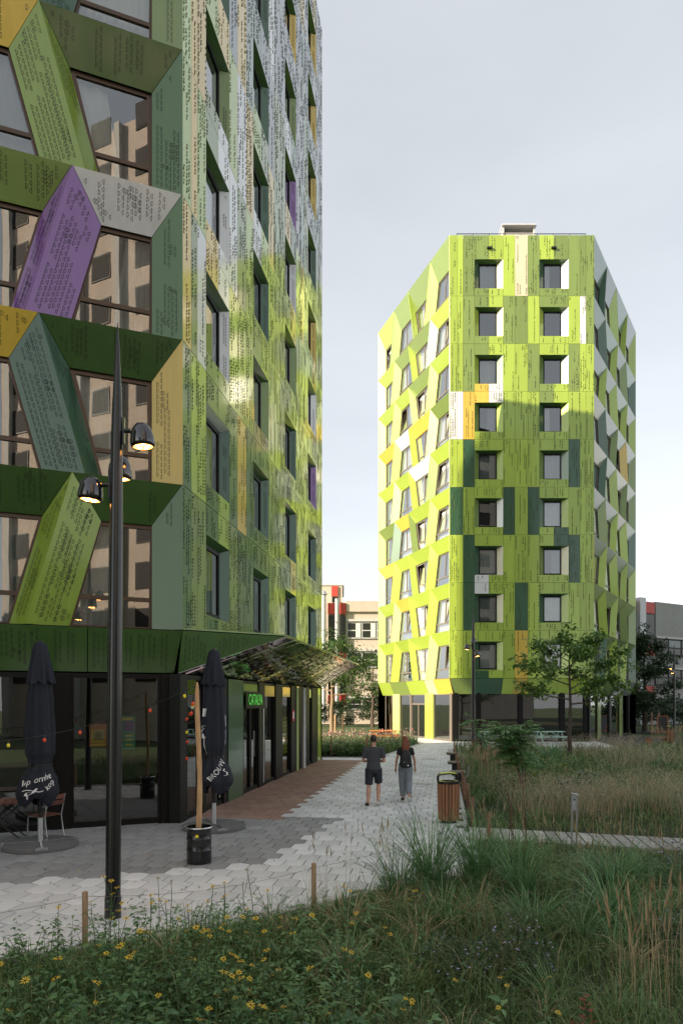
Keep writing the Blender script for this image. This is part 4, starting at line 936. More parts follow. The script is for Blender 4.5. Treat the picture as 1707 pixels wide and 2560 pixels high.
cloth_text(cv2, sf2, '', 0, R(232), 2.30, 0, name='rabbit_mark', geo=blob([(0, 0), (.04, 0), (.07, .16), (.03, .17)]))
st = lambda pts, wd: ([Vector((x + (wd if d else 0), y, 0)) for x, y in pts for d in (0, 1)], [(2 * i, 2 * i + 2, 2 * i + 3, 2 * i + 1) for i in range(len(pts) - 1)])
for th, z, pts in ((R(212), 2.08, [(0, 0), (.03, .03), (.08, .04), (.13, .02)]), (R(212), 1.98, [(0, 0), (.0, .04), (.03, .07), (.06, .085)]), (R(216), 1.62, [(.10, -.1), (.07, -.02), (.04, .08), (.03, .18), (.05, .28)]), (R(216), 1.84, [(.05, 0), (.08, .03), (.14, .05)])):
    cloth_text(cv2, sf2, '', 0, th, z, 0, name='line_mark', geo=st(pts, .022))
cloth_text(cv2, sf2, '', 0, R(212), 1.86, 0, name='hand_mark', geo=blob([(0, 0), (.06, -.01), (.07, .05), (.04, .1), (.01, .09)]))
for z in (1.6, 1.8, 2.1): cloth_text(cv2, sf2, '', 0, R(338), z, 0, name='line_mark', geo=blob([(0, 0), (.03, 0), (.035, .2), (.01, .24)]))
cloth_text(cv2, sf2, '', 0, R(312), 1.10, 0, name='curl_mark', geo=st([(.0, .0), (.04, .02), (.05, .07), (.01, .1), (.03, .14)], .018))

# ------------------------------------------------------------------ drum with timber pole, string of coloured bulbs
dr = empty('steel_drum', (-2.30, 11.05, .003), label='black steel drum with yellow sticker holding a timber pole', cat='drum')
mb = MB(); mb.lathe([(.185, 0), (.197, .01), (.197, .20), (.205, .215), (.197, .23), (.197, .385), (.205, .40), (.197, .415), (.197, .55), (.207, .565), (.207, .585), (.19, .585), (.19, .52), (.0, .52)], 'drum_black', seg=36, cap=False); mb.build('shell', dr, smooth=True)
mb = MB(); mb.lathe([(.208, .566), (.213, .575), (.208, .588), (.196, .588)], 'steel', seg=36, cap=False); mb.build('rim', dr, smooth=True)
mb = MB(); mb.lathe([(.188, .525), (.0, .53)], 'earth', seg=24, cap=False); mb.build('soil_fill', dr)
mb = MB(); aa = R(-88); mb.lathe([(.026, 0), (.0, .003)], 'bulb_yellow', seg=14, cap=False)
V0 = mb.V[:]; mb.V = [(.198 * math.cos(aa + v[0] / .198), .198 * math.sin(aa + v[0] / .198) - .004, .46 + v[1]) for v in V0]; mb.build('sticker', dr)
pl = MB(); rp_ = random.Random(3); pts = []; rr = []
for i in range(16):
    t = i / 15; pts.append((-.012 + .02 * math.sin(t * 5), .01 * math.cos(t * 4), .5 + 2.42 * t)); rr.append(.047 - .010 * t + rp_.uniform(-.003, .003) if i < 15 else .012)
rr[-2] = .036; pts[-2] = (pts[-2][0], pts[-2][1], 2.78); pl.tube(pts, rr, 'wood_pole', 10)
o = pl.build('timber_pole', smooth=True, label='rough pointed timber pole standing in the black drum', cat='pole'); o.location = (-2.30, 11.05, .003)
sl_ = empty('string_lights', (-2.35, 11.0, 3.0), label='dark cable of coloured bulbs slung from the timber pole to the left', cat='string lights')
Pa, Pb = Vector((-2.34, 11.0, 2.86)), Vector((-9.5, 10.2, 2.75)); cab = [Pa.lerp(Pb, i / 40) - Vector((0, 0, .85 * (1 - (2 * i / 40 - 1) ** 2))) for i in range(41)]
mb = MB(); mb.tube(cab, .006, 'black_metal', 6); mb.build('cable', sl_, True)
cyc = ['bulb_yellow', 'bulb_red', 'bulb_yellow', 'bulb_red', 'bulb_red', 'bulb_yellow', 'bulb_green', 'bulb_red']
for i, ci in enumerate((1, 4, 7, 10, 13, 16, 19, 21, 24, 28)):
    p = cab[ci]; mb = MB(); mb.lathe([(.014, 0), (.016, -.05)], 'black_metal', p, 10); f = mb.build('socket', sl_, True)
    mb = MB(); mb.lathe([(.015, -.05), (.024, -.066), (.027, -.085), (.018, -.105), (.004, -.11)], cyc[i % 8], p, 12); mb.build('bulb', f, smooth=True)
s2 = empty('string_lights', (-3.0, 14.2, 2.6), label='short drop of coloured bulbs on the black corner post of the cafe', cat='string lights')
dp_ = [Vector((-2.36, 11.06, 2.86)), Vector((-2.9, 13.2, 2.45)), Vector((-3.22, 14.25, 2.35)), Vector((-3.24, 14.3, 2.15)), Vector((-3.22, 14.3, 1.75)), Vector((-3.24, 14.3, 1.3))]
mb = MB(); mb.tube(dp_, .007, 'black_metal', 6); mb.build('cable', s2, True)
for i, (t, c) in enumerate(((.55, 'bulb_red'), (.62, 'bulb_yellow'), (.7, 'bulb_clear'), (1.0, 'bulb_red'), (1.2, 'bulb_red'), (2.2, 'bulb_red'), (3.3, 'bulb_yellow'), (3.8, 'bulb_red'), (4.6, 'bulb_red'))):
    k = int(t); p = dp_[k].lerp(dp_[k + 1], t - k); mb = MB(); mb.lathe([(.014, .02), (.016, -.03)], 'black_metal', p, 8); f = mb.build('socket', s2, True)
    mb = MB(); mb.lathe([(.015, -.03), (.03, -.05), (.033, -.075), (.018, -.10)], c, p, 10); mb.build('bulb', f, smooth=True)

# ------------------------------------------------------------------ cafe furniture
tb = empty('cafe_table', (-6.35, 12.75, .003), rz=.37, label='brown slatted folding table behind the far left parasol', cat='table')
for i in range(7):
    mb = MB(); mb.box((-.42 + i * .14, 0, .74), (.125, .7, .025), 'wood_cafe'); mb.build('slat', tb)
for s_ in (-1, 1):
    mb = MB(); mb.tube([(-.4, .3 * s_, .02), (.4, .3 * s_, .72)], .014, 'black_metal', 8); mb.build('leg', tb, smooth=True)
    mb = MB(); mb.tube([(.4, .28 * s_, .02), (-.4, .28 * s_, .72)], .014, 'black_metal', 8); mb.build('leg', tb, smooth=True)
def chair(loc, rz, lab):
    e = empty('cafe_chair', loc, rz=rz, label=lab, cat='chair', group='tubular cafe chairs')
    for s_ in (-1, 1):
        x = .21 * s_
        mb = MB(); mb.tube([(x, -.22, .0), (x, -.20, .42), (x, -.18, .45), (x, .2, .45)], .012, 'steel', 8); mb.build('leg', e, smooth=True)
        mb = MB(); mb.tube([(x, .27, .0), (x, .2, .45), (x, .24, .62), (x * .95, .30, .86)], .012, 'steel', 8); mb.build('back_post', e, smooth=True)
    for i in range(5):
        mb = MB(); mb.box((0, -.17 + i * .085, .465), (.44, .07, .016), 'wood_cafe'); mb.build('seat_slat', e)
    for i in range(2):
        mb = MB(); mb.box((0, .265 + i * .02, .70 + i * .11), (.42, .015, .08), 'wood_cafe'); mb.build('back_slat', e)
    return e
chair((-5.62, 12.95, .003), R(250), 'tubular cafe chair between the left parasol and the brown table'); chair((-6.55, 12.15, .003), R(170), 'tubular cafe chair cut off by the left edge of the picture')

# ------------------------------------------------------------------ litter bins
def bin_(loc, lab, rz=0.):
    e = empty('litter_bin', loc, rz=rz, label=lab, cat='litter bin', group='slatted wooden litter bins')
    mb = MB(); mb.lathe([(.17, 0), (.17, .05), (.20, .06), (.20, .84), (.17, .86)], 'black_metal', seg=24); mb.build('liner', e, smooth=True)
    for i in range(20):
        a = 2 * math.pi * i / 20; mb = MB(); M = Matrix.Rotation(a, 4, 'Z')
        V = []
        for z, r in ((.06, .205), (.84, .225)):
            for x, y in ((-.028, 0), (.028, 0), (.028, .018), (-.028, .018)): V.append(M @ Vector((x * (r / .215), -r - .018 + y, z)))
        mb.add(V, [(3, 2, 1, 0), (4, 5, 6, 7), (0, 1, 5, 4), (1, 2, 6, 5), (2, 3, 7, 6), (3, 0, 4, 7)], 'wood_bin'); mb.build('slat', e)
    mb = MB(); mb.lathe([(.235, .84), (.243, .85), (.243, .89), (.2, .9), (.16, .895), (.15, .84)], 'black_metal', seg=28, cap=False); mb.build('rim', e, smooth=True)
    mb = MB(); pts = [Vector((-.23, 0, .88)), Vector((-.23, 0, 1.0)), Vector((-.19, 0, 1.035)), Vector((0, 0, 1.06)), Vector((.19, 0, 1.035)), Vector((.23, 0, 1.0)), Vector((.23, 0, .88))]
    for a, b in zip(pts[:-1], pts[1:]): mb.beam(a, b, .26 if a.z > .95 and b.z > .95 else .05, .018, 'black_metal', up=(0, 1, 0) if abs(a.x - b.x) < .01 else (0, 0, 1))
    h = mb.build('hood', e); mb = MB(); mb.beam((-.18, 0, 1.056), (0, 0, 1.076), .2, .01, 'bin_lid_green'); mb.beam((0, 0, 1.076), (.16, 0, 1.058), .2, .01, 'bin_lid_green'); mb.build('hood_top', h)
    return e
bin_((2.31, 14.75, .003), 'round wooden slatted litter bin at the near end of the path')
bin_((20.9, 43.5, .003), 'distant wooden slatted litter bin at the right end of the plaza', .3)
# concrete pad below the near bin
# ------------------------------------------------------------------ stakes and wire along the beds
def stake(loc, h, lab, r=.035, mat='wood_post', grp='timber stakes edging the beds', tilt=(0, 0)):
    mb = MB(); mb.tube([(0, 0, -.1), (tilt[0] * h * .5, tilt[1] * h * .5, h * .5), (tilt[0] * h, tilt[1] * h, h - .008), (tilt[0] * h, tilt[1] * h, h)], [r, r * .98, r * .96, r * .8], mat, 10)
    o = mb.build('timber_stake', smooth=True, label=lab, cat='stake', group=grp); o.location = loc; return o
stake((-2.7, 7.2, 0), .60, 'pale timber stake just left of the near lamp post', .033, 'wood_stake'); stake((-.35, 8.65, 0), .56, 'pale timber stake in the brown grass right of the drum', .032, 'wood_stake')
prev = None; wr = MB()
spots = [(2.62, 12.7, .55), (2.60, 14.2, .62), (2.74, 15.4, .62), (2.95, 16.6, .62), (3.12, 18.0, .62), (3.35, 19.6, .62), (3.62, 21.6, .62), (3.98, 24, .62), (4.4, 26.9, .62), (4.9, 30.2, .62), (5.5, 34.0, .62)]
labs = ['first stake beside the boardwalk, nearest the camera', 'second stake beside the boardwalk, right of the bin', 'stake close behind the litter bin', 'fourth stake along the path edge past the bin', 'fifth stake along the path edge past the bin', 'sixth stake along the path edge, before the wooden stools', 'stake beside the nearer wooden stool', 'stake beside the second wooden stool', 'stake beside the third wooden stool', 'stake along the path edge below the lamp post', 'last stake of the path edge near the far tower']
for i, (x, y, h) in enumerate(spots):
    stake((x + .12, y, 0), h, labs[i], .036, tilt=(random.uniform(-.02, .02), random.uniform(-.02, .02)))
    p = Vector((x + .12, y, h - .06))
    if prev is not None: wr.tube([prev.lerp(p, t / 6) - Vector((0, 0, .12 * (1 - (t / 3 - 1) ** 2))) for t in range(7)], .006, 'wire', 5)
    prev = p
wr.build('guide_wire', label='slack wire strung between the stakes along the right side of the path', cat='wire')
w2 = MB(); pA = Vector((-6.5, 5.4, .5)); 
for p, q in ((pA, Vector((-2.7, 7.2, .55))), (Vector((-2.7, 7.2, .55)), Vector((-.35, 8.65, .5))), (Vector((-.35, 8.65, .5)), Vector((2.6, 12.7, .5)))):
    w2.tube([p.lerp(q, t / 10) - Vector((0, 0, .10 * (1 - (t / 5 - 1) ** 2))) for t in range(11)], .0022, 'wire', 5)
w2.build('guide_wire', label='thin wire strung across the foreground between the pale stakes', cat='wire')
for x, y, lab in ((1.2, 32.3, 'stake at the front corner of the left flower bed, behind the woman'), (3.4, 38.2, 'stake on the right edge of the left flower bed'), (-.5, 32.2, 'stake at the front of the left flower bed, behind the man')):
    stake((x, y, 0), 1.0, lab, .035)
for i, (x, y) in enumerate(((-1.9, 60.5), (-.55, 60.0), (.1, 60.6))):
    stake((x, y, 0), 1.5, ['left tree stake of the sapling behind the flower bed', 'middle tree stake of the sapling behind the flower bed', 'right tree stake of the sapling behind the flower bed'][i], .09, 'wood_stake', 'tree stakes')
for i, x in enumerate((26.3, 26.9)): stake((x, 58, 0), 1.7, ['left tree stake behind the right corner of the far tower', 'right tree stake behind the right corner of the far tower'][i], .07, 'wood_stake', 'tree stakes')
# steel marker in the meadow
mk = empty('plant_marker', (4.05, 11.9, 0), rz=.25, label='galvanised steel marker post with bent top standing in the meadow', cat='marker')
mb = MB(); mb.box((-.045, 0, .4), (.008, .035, .9), 'galvanised'); mb.box((.045, 0, .4), (.008, .035, .9), 'galvanised'); mb.build('upright', mk)
mb = MB(); mb.box((0, 0, .86), (.1, .012, .3), 'galvanised'); mb.beam((-.05, 0, 1.01), (.05, -.06, .985), .1, .01, 'galvanised'); mb.lathe([(.016, -.012), (.016, .012)], 'black_metal', (0, -.008, .9), 12); mb.build('plate', mk)
# wooden stools at the path edge
for i, (x, y) in enumerate(((3.55, 20.9), (4.0, 24.3), (4.62, 28.6))):
    e = empty('wooden_stool', (x, y, .003), rz=-.15, label=['nearest of the weathered wooden stools at the path edge', 'middle one of the weathered wooden stools at the path edge', 'farthest of the weathered wooden stools at the path edge'][i], cat='stool', group='wooden stools at the path edge')
    for k in range(3):
        mb = MB(); mb.box((-.16 + k * .16, 0, .46), (.15, .42, .05), 'wood_grey'); mb.build('seat_board', e)
    mb = MB(); mb.box((0, 0, .415), (.42, .36, .04), 'rubber'); mb.build('seat_frame', e)
    mb = MB(); mb.box((.02, 0, .2), (.2, .2, .4), 'rubber'); mb.build('pedestal', e)
    mb = MB(); mb.beam((.28, -.15, .25), (.34, .15, .62), .05, .1, 'wood_grey'); mb.build('arm_board', e)
# bench at the right end of the plaza
bn = empty('park_bench', (19.0, 41.2, .003), rz=.25, label='low wooden bench left of the distant litter bin', cat='bench')
for k in range(3):
    mb = MB(); mb.box((0, -.14 + k * .14, .45), (1.5, .12, .05), 'wood_bin'); mb.build('seat_board', bn)
for s_ in (-1, 1):
    mb = MB(); mb.box((.6 * s_, 0, .21), (.08, .36, .42), 'wood_bin'); mb.build('leg', bn)
# ------------------------------------------------------------------ picnic tables
def picnic(loc, rz, mat, lab, top=None):
    e = empty('picnic_table', loc, rz=rz, label=lab, cat='picnic table', group='picnic tables around the far tower')
    for i in range(5):
        mb = MB(); mb.box((0, -.3 + i * .15, .75), (1.8, .135, .04), top or mat); mb.build('top_board', e)
    for s_ in (-1, 1):
        for i in range(2):
            mb = MB(); mb.box((0, s_ * (.62 + i * .14), .45), (1.8, .125, .04), mat); mb.build('bench_board', e)
        for q in (-1, 1):
            mb = MB(); mb.beam((.68 * q, .62 * s_, 0), (.68 * q, .2 * s_, .73), .09, .045, mat, up=(1, 0, 0)); mb.build('leg', e)
        mb = MB(); mb.box((.68 * s_, 0, .41), (.045, 1.5, .09), mat); mb.build('cross_bar', e)
        mb = MB(); mb.beam((.66 * s_, 0, .42), (.1 * s_, 0, .72), .045, .08, mat, up=(0, 1, 0)); mb.build('brace', e)
    return e
picnic((2.75, 43.9, 0), .1, 'wood_orange', 'orange picnic table in the sun beside the left flower bed')
picnic((9.55, 42.6, 0), .05, 'wood_mint', 'mint painted picnic table in front of the far tower, left of the shrub'); picnic((13.0, 42.7, 0), .12, 'wood_mint', 'mint painted picnic table in front of the far tower, right of the shrub')
ab = empty('pavement_sign', (26.3, 56, 0), rz=-.3, label='folding chalkboard pavement sign on the lawn beyond the distant bin', cat='sign')
for s_ in (-1, 1):
    mb = MB()
    for x in (-.38, .38): mb.beam((x, .36 * s_, 0), (x, .04 * s_, 1.45), .06, .04, 'wood_orange', up=(1, 0, 0))
    for t in (.12, 1.0): mb.beam((-.38, .36 * s_ - .32 * s_ * t, 1.45 * t), (.38, .36 * s_ - .32 * s_ * t, 1.45 * t), .06, .04, 'wood_orange')
    f = mb.build('frame', ab); mb = MB(); mb.slab([(-.36, .31 * s_, .22), (.36, .31 * s_, .22), (.36, .05 * s_, 1.4), (-.36, .05 * s_, 1.4)], (0, .01, 0), 'lamp_black'); mb.build('chalkboard', f)
# ------------------------------------------------------------------ vegetation
def blades(P, h, lean, w_, phi=None, curl=1.0, seg=(0, .35, .7, 1)):
    """arrays -> tapered arching blades; returns V,F(tris)"""
    n = len(P); phi = RNG.uniform(0, 2 * np.pi, n) if phi is None else phi
    dx, dy = np.cos(phi), np.sin(phi); wx, wy = -dy, dx; rot = RNG.uniform(-.9, .9, n)
    wx2 = wx * np.cos(rot) + dx * np.sin(rot); wy2 = wy * np.cos(rot) + dy * np.sin(rot); V = np.zeros((n, 7, 3))
    for i, t in enumerate(seg):
        hor = lean * h * t ** 2; z = h * (t - .45 * curl * np.minimum(lean, 1.2) * t ** 3)
        c = P + np.stack([dx * hor, dy * hor, z], 1); ww = w_ * (1 - .55 * t) * (.8 if i == 0 else 1)
        if i < 3: V[:, 2 * i] = c - np.stack([wx2 * ww, wy2 * ww, 0 * ww], 1) / 2; V[:, 2 * i + 1] = c + np.stack([wx2 * ww, wy2 * ww, 0 * ww], 1) / 2
        else: V[:, 6] = c
    F = np.array([[0, 1, 3], [0, 3, 2], [2, 3, 5], [2, 5, 4], [4, 5, 6]]); F = (np.arange(n)[:, None, None] * 7 + F[None]).reshape(-1, 3)
    return V.reshape(-1, 3), F
def leaves(P, D, ln, wd, fold=.25, droop=.0):
    """P base points, D unit directions; two-facet pointed leaves"""
    n = len(P); ln = np.broadcast_to(ln, n)[:, None]; wd = np.broadcast_to(wd, n)[:, None]
    up = np.tile([0, 0, 1.], (n, 1)) + RNG.normal(0, .35, (n, 3)); S = np.cross(D, up); S /= np.linalg.norm(S, axis=1, keepdims=True) + 1e-9; N = np.cross(S, D)
    V = np.zeros((n, 5, 3)); V[:, 0] = P; V[:, 1] = P + D * ln * .42 + S * wd / 2 + N * wd * fold; V[:, 2] = P + D * ln + N * (-ln * droop); V[:, 3] = P + D * ln * .42 - S * wd / 2 + N * wd * fold; V[:, 4] = P + D * ln * .45
    F = np.array([[0, 1, 4], [1, 2, 4], [0, 4, 3], [4, 2, 3]]); F = (np.arange(n)[:, None, None] * 5 + F[None]).reshape(-1, 3)
    return V.reshape(-1, 3), F
def join(parts):
    V = []; F = []; k = 0
    for v, f in parts: V.append(v); F.append(f + k); k += len(v)
    return np.concatenate(V), np.concatenate(F)
def dirs(n, zlo=-1., zhi=1.):
    a = RNG.uniform(0, 2 * np.pi, n); z = RNG.uniform(zlo, zhi, n); r = np.sqrt(np.maximum(0, 1 - z * z)); return np.stack([r * np.cos(a), r * np.sin(a), z], 1)
BED = np.array([(-5.4, 5.9), (-3.45, 6.75), (-1.56, 7.65), (.74, 9.5), (2.05, 10.2), (2.5, 12.4), (2.75, 14.4), (6.15, 37.3), (14, 36.3), (19.7, 38.1), (23.7, 43.7), (28, 45.2), (60, 46), (60, 1), (-8, 1)])
def vin(X, Y, poly):
    c = np.zeros(len(X), bool); j = len(poly) - 1
    for i in range(len(poly)):
        xi, yi = poly[i]; xj, yj = poly[j]; m = ((yi > Y) != (yj > Y)) & (X < (xj - xi) * (Y - yi) / (yj - yi + 1e-12) + xi); c ^= m; j = i
    return c
def bw_in(X, Y):
    t = (X - 2.52) * .957 + (Y - 13.48) * -.29; s = (X - 2.52) * .29 + (Y - 13.48) * .957
    return (np.abs(s) < .66) & (t > -.3)
def scatter(y0, y1, dens, margin=.8, xlim=None, poly=BED):
    n = int((y1 - y0) * (y1 * 1.1 + 2 * margin) * dens); Y = RNG.uniform(y0, y1, n); X = RNG.uniform(-1, 1, n) * (y1 * .55 + margin)
    k = (np.abs(X) < Y * .53 + margin) & vin(X, Y, poly) & ~bw_in(X, Y)
    if xlim: k &= (X > xlim[0]) & (X < xlim[1])
    return np.stack([X[k], Y[k], np.zeros(k.sum())], 1)
def pnoise(P, s, seed):
    r = np.random.default_rng(seed); v = 0
    for i in range(5):
        a = r.uniform(0, 6.28); f = s * r.uniform(.6, 1.7); v = v + np.sin((P[:, 0] * np.cos(a) + P[:, 1] * np.sin(a)) * f + r.uniform(0, 6.28))
    return v / 5
parts = []; straw = []
for y0, y1, d, wd, hm in ((3.0, 5.5, 900, .0075, .33), (5.5, 8, 700, .0085, .34), (8, 12, 400, .011, .36), (12, 18, 210, .016, .42), (18, 27, 95, .026, .45), (27, 46, 34, .045, .5)):
    P = scatter(y0, y1, d); hn = pnoise(P, 1.3, 1); h = hm * (1 + .55 * hn) * RNG.uniform(.45, 1.35, len(P))
    near = (P[:, 1] > 12.6) & (P[:, 1] < 16.2); h[near] *= .45                 # mown strip behind the boardwalk
    lowf = (P[:, 1] > 10.6) & (P[:, 1] < 12.9) & (P[:, 0] > 2.4); h[lowf] *= .5
    edge = (P[:, 0] < .5) & (P[:, 1] > 6.2); h[edge] *= .7
    bare = (pnoise(P, 2.2, 9) > .42) & (RNG.random(len(P)) < .75); P = P[~bare]; h = h[~bare]
    w_ = wd * RNG.uniform(.6, 1.5, len(P)); ln = RNG.uniform(.15, 1.1, len(P)); st = RNG.random(len(P)) < (.05 + .05 * (pnoise(P, .8, 5) > .25))
    parts.append(blades(P[~st], h[~st], ln[~st], w_[~st])); straw.append(blades(P[st], h[st] * 1.1, ln[st] * .9, w_[st] * .8))
V, F = join(parts); fast('meadow_grass', V, F, 'leaf_meadow', kind='stuff', label='mixed green meadow grass covering the planting bed', cat='grass')
V, F = join(straw); fast('dry_grass', V, F, 'straw', kind='stuff', label='dry straw coloured blades scattered through the meadow', cat='grass')
# many loose tufts of several grasses breaking up the sward
for mat, nt_, seed, hh, lab in (('leaf_lush', 150, 3, .62, 'blue green grass tufts scattered over the meadow'), ('leaf_fresh', 130, 4, .5, 'fresh green grass tufts scattered over the meadow'), ('straw', 26, 5, .7, 'straw coloured grass tufts scattered over the meadow')):
    tp = []; C = np.concatenate([scatter(3.4, 8, 3.2, .4), scatter(8, 13, 1.4, .4), scatter(14, 30, .35, .4)]); C = C[RNG.permutation(len(C))[:nt_]]
    for c in C:
        nb = int(RNG.uniform(22, 55)); a = RNG.uniform(0, 6.28, nb); r = .06 * np.sqrt(RNG.random(nb)) * (1 + c[1] * .06); P = np.stack([c[0] + r * np.cos(a), c[1] + r * np.sin(a), 0 * a], 1); sc_ = hh * RNG.uniform(.6, 1.25) * (.8 if c[1] < 7 else 1) * (.45 if 10.8 < c[1] < 12.9 and c[0] > 2.3 else 1)
        tp.append(blades(P, sc_ * RNG.uniform(.6, 1.1, nb), RNG.uniform(.3, 1.25, nb), np.full(nb, .0065 * (1 + c[1] * .07)), a + RNG.normal(0, .5, nb), 1.1))
    V, F = join(tp); fast('grass_tufts', V, F, mat, kind='stuff', label=lab, cat='grass')
# leafy ground herbs
parts = []; stems = []
def herb_patch(P, h, nl, ln, wd):
    for p, hh in zip(P, h):
        k = int(nl * RNG.uniform(.7, 1.3)); t = np.sort(RNG.uniform(.15, 1, k)); lx, ly = RNG.normal(0, .12, 2)
        B = np.stack([p[0] + lx * t * hh, p[1] + ly * t * hh, hh * t], 1); a = np.arange(k) * 2.4 + RNG.uniform(0, 6); el = RNG.uniform(-.25, .55, k)
        D = np.stack([np.cos(a) * np.cos(el), np.sin(a) * np.cos(el), np.sin(el)], 1); s = (1.15 - .6 * t) * RNG.uniform(.7, 1.2, k)
        parts.append(leaves(B, D, ln * s, wd * s, .18, .25)); stems.append(np.array([p[0], p[1], 0, lx * hh, ly * hh, hh]))
P = scatter(3.2, 7.6, 34, .5, (-4.5, .3)); herb_patch(P, .55 * RNG.uniform(.5, 1.15, len(P)) * (1.05 - .04 * (P[:, 1] - 4)), 15, .105, .042)
P = scatter(3.4, 5.2, 9, .5, (-4, 1.2)); herb_patch(P, .62 * RNG.uniform(.6, 1.1, len(P)), 11, .17, .075)
P = scatter(3.2, 7.0, 9, .5, (.2, 6)); herb_patch(P, .38 * RNG.uniform(.5, 1.2, len(P)), 12, .07, .022)
P = scatter(7, 11.3, 4.5, .5, (-1.5, 9)); herb_patch(P, .40 * RNG.uniform(.5, 1.3, len(P)), 12, .075, .022)
P = scatter(14, 24, 2.6, .5, (2, 20)); herb_patch(P, .55 * RNG.uniform(.5, 1.2, len(P)), 14, .12, .04)
P = scatter(24, 40, .9, .5, (4, 30)); herb_patch(P, .65 * RNG.uniform(.5, 1.2, len(P)), 14, .2, .07)
V, F = join(parts); herb = fast('leafy_herbs', V, F, 'leaf_herb', kind='stuff', label='broad leaved herbs crowding the foreground bed', cat='herbs')
S_ = np.array(stems); V, F = blades(S_[:, :3], S_[:, 5], np.hypot(S_[:, 3], S_[:, 4]) / S_[:, 5], np.full(len(S_), .006), np.arctan2(S_[:, 4], S_[:, 3]), 0.)
fast('herb_stems', V, F, 'stem_green', herb, kind='stuff')

# ---- coneflowers: one plant of each of three shapes, then copies
def flower_geo(mb_p, mb_e, c, r, tilt, k=11):
    T = Matrix.Rotation(tilt[0], 3, 'X') @ Matrix.Rotation(tilt[1], 3, 'Y')
    for i in range(k):
        a = 2 * math.pi * i / k + random.uniform(-.15, .15); d = Vector((math.cos(a), math.sin(a), random.uniform(-.25, .2))); s = Vector((-d.y, d.x, 0)).normalized(); L_ = r * random.uniform(.85, 1.15)
        mb_p.add([c + T @ (d * .25 * r - s * .07 * r), c + T @ (d * .25 * r + s * .07 * r), c + T @ (d * L_ * .8 + s * .13 * r), c + T @ (d * L_), c + T @ (d * L_ * .8 - s * .13 * r)], [(0, 1, 2, 3, 4)], 'petal_yellow')
    V = [c + T @ Vector((math.cos(q * 6.283 / 8) * .27 * r, math.sin(q * 6.283 / 8) * .27 * r, 0)) for q in range(8)] + [c + T @ Vector((0, 0, .3 * r))]
    mb_e.add(V, [(q, (q + 1) % 8, 8) for q in range(8)], 'flower_eye')
protos = []
for v in range(4):
    e = empty('coneflower', (0, -50 - v, -5), label='yellow coneflower with thin petals rising from the left foreground bed', cat='flower', group='yellow coneflowers in the foreground')
    random.seed(40 + v); h = .72 + .06 * v; mb = MB(); lx = random.uniform(-.06, .06); pts = [Vector((lx * (t / 5) ** 2, .02 * math.sin(t), h * t / 5)) for t in range(6)]; mb.tube(pts, [.005, .0045, .004, .004, .0035, .003], 'stem_green', 5)
    tips = [pts[-1]]
    for q in range(v % 3):
        b = pts[3 + q % 2]; tp = b + Vector((random.uniform(-.12, .12), random.uniform(-.12, .12), random.uniform(.12, .22))); mb.tube([b, (b + tp) / 2 + Vector((0, 0, -.01)), tp], .003, 'stem_green', 5); tips.append(tp)
    mb.build('stem', e)
    lv = MB()
    for q in range(9):
        t = .25 + .6 * q / 9; b = Vector((lx * t * t, 0, h * t)); a = q * 2.6; d = Vector((math.cos(a), math.sin(a), .25)); s = Vector((-d.y, d.x, 0)); L_ = .11 * (1.2 - t)
        lv.add([b, b + d * L_ * .45 + s * .018, b + d * L_ - Vector((0, 0, .02)), b + d * L_ * .45 - s * .018], [(0, 1, 2, 3)], 'leaf_herb')
    lv.build('leaf_set', e, kind='stuff')
    for tp in tips:
        mp_, me_ = MB(), MB(); flower_geo(mp_, me_, tp, random.uniform(.026, .037), (random.uniform(-.5, .3), random.uniform(-.4, .4))); f = mp_.build('flower_head', e); me_.build('flower_eye', f)
    protos.append(e)
random.seed(11); placed = 0
cf = [(-2.75, 6.6, .85), (-2.45, 6.75, .8), (-2.2, 6.5, .95), (-1.85, 6.9, .9), (-1.35, 6.95, 1.0), (-1.15, 6.85, 1.05), (-1.0, 7.1, .85), (-.85, 6.95, 1.0), (-.75, 7.05, .9)]
for i in range(70): cf.append((random.triangular(-2.7, .9, -1.1), random.uniform(4.0, 6.6), random.uniform(.72, 1.05)))
for i in range(8): cf.append((random.uniform(.2, 1.6), random.uniform(4.2, 5.2), random.uniform(.6, .8)))
for i, (x, y, s_) in enumerate(cf):
    if x > y * .5: continue
    src = protos[i % 4]; o = src if i < 4 else copy_tree(src); o.location = (x, y, 0); o.rotation_euler = (random.uniform(-.08, .08), random.uniform(-.08, .08), random.uniform(0, 6.28)); o.scale = (s_,) * 3
    o['label'] = 'yellow coneflower rising against the paving at the bed edge' if y > 6.45 else 'yellow coneflower near the lower left corner of the picture' if x < -1.6 else 'yellow coneflower in the thick of the left foreground bed' if x < -.4 else 'yellow coneflower at the right side of the flowering patch' if x < .5 else 'stray yellow coneflower in the grass of the centre foreground'
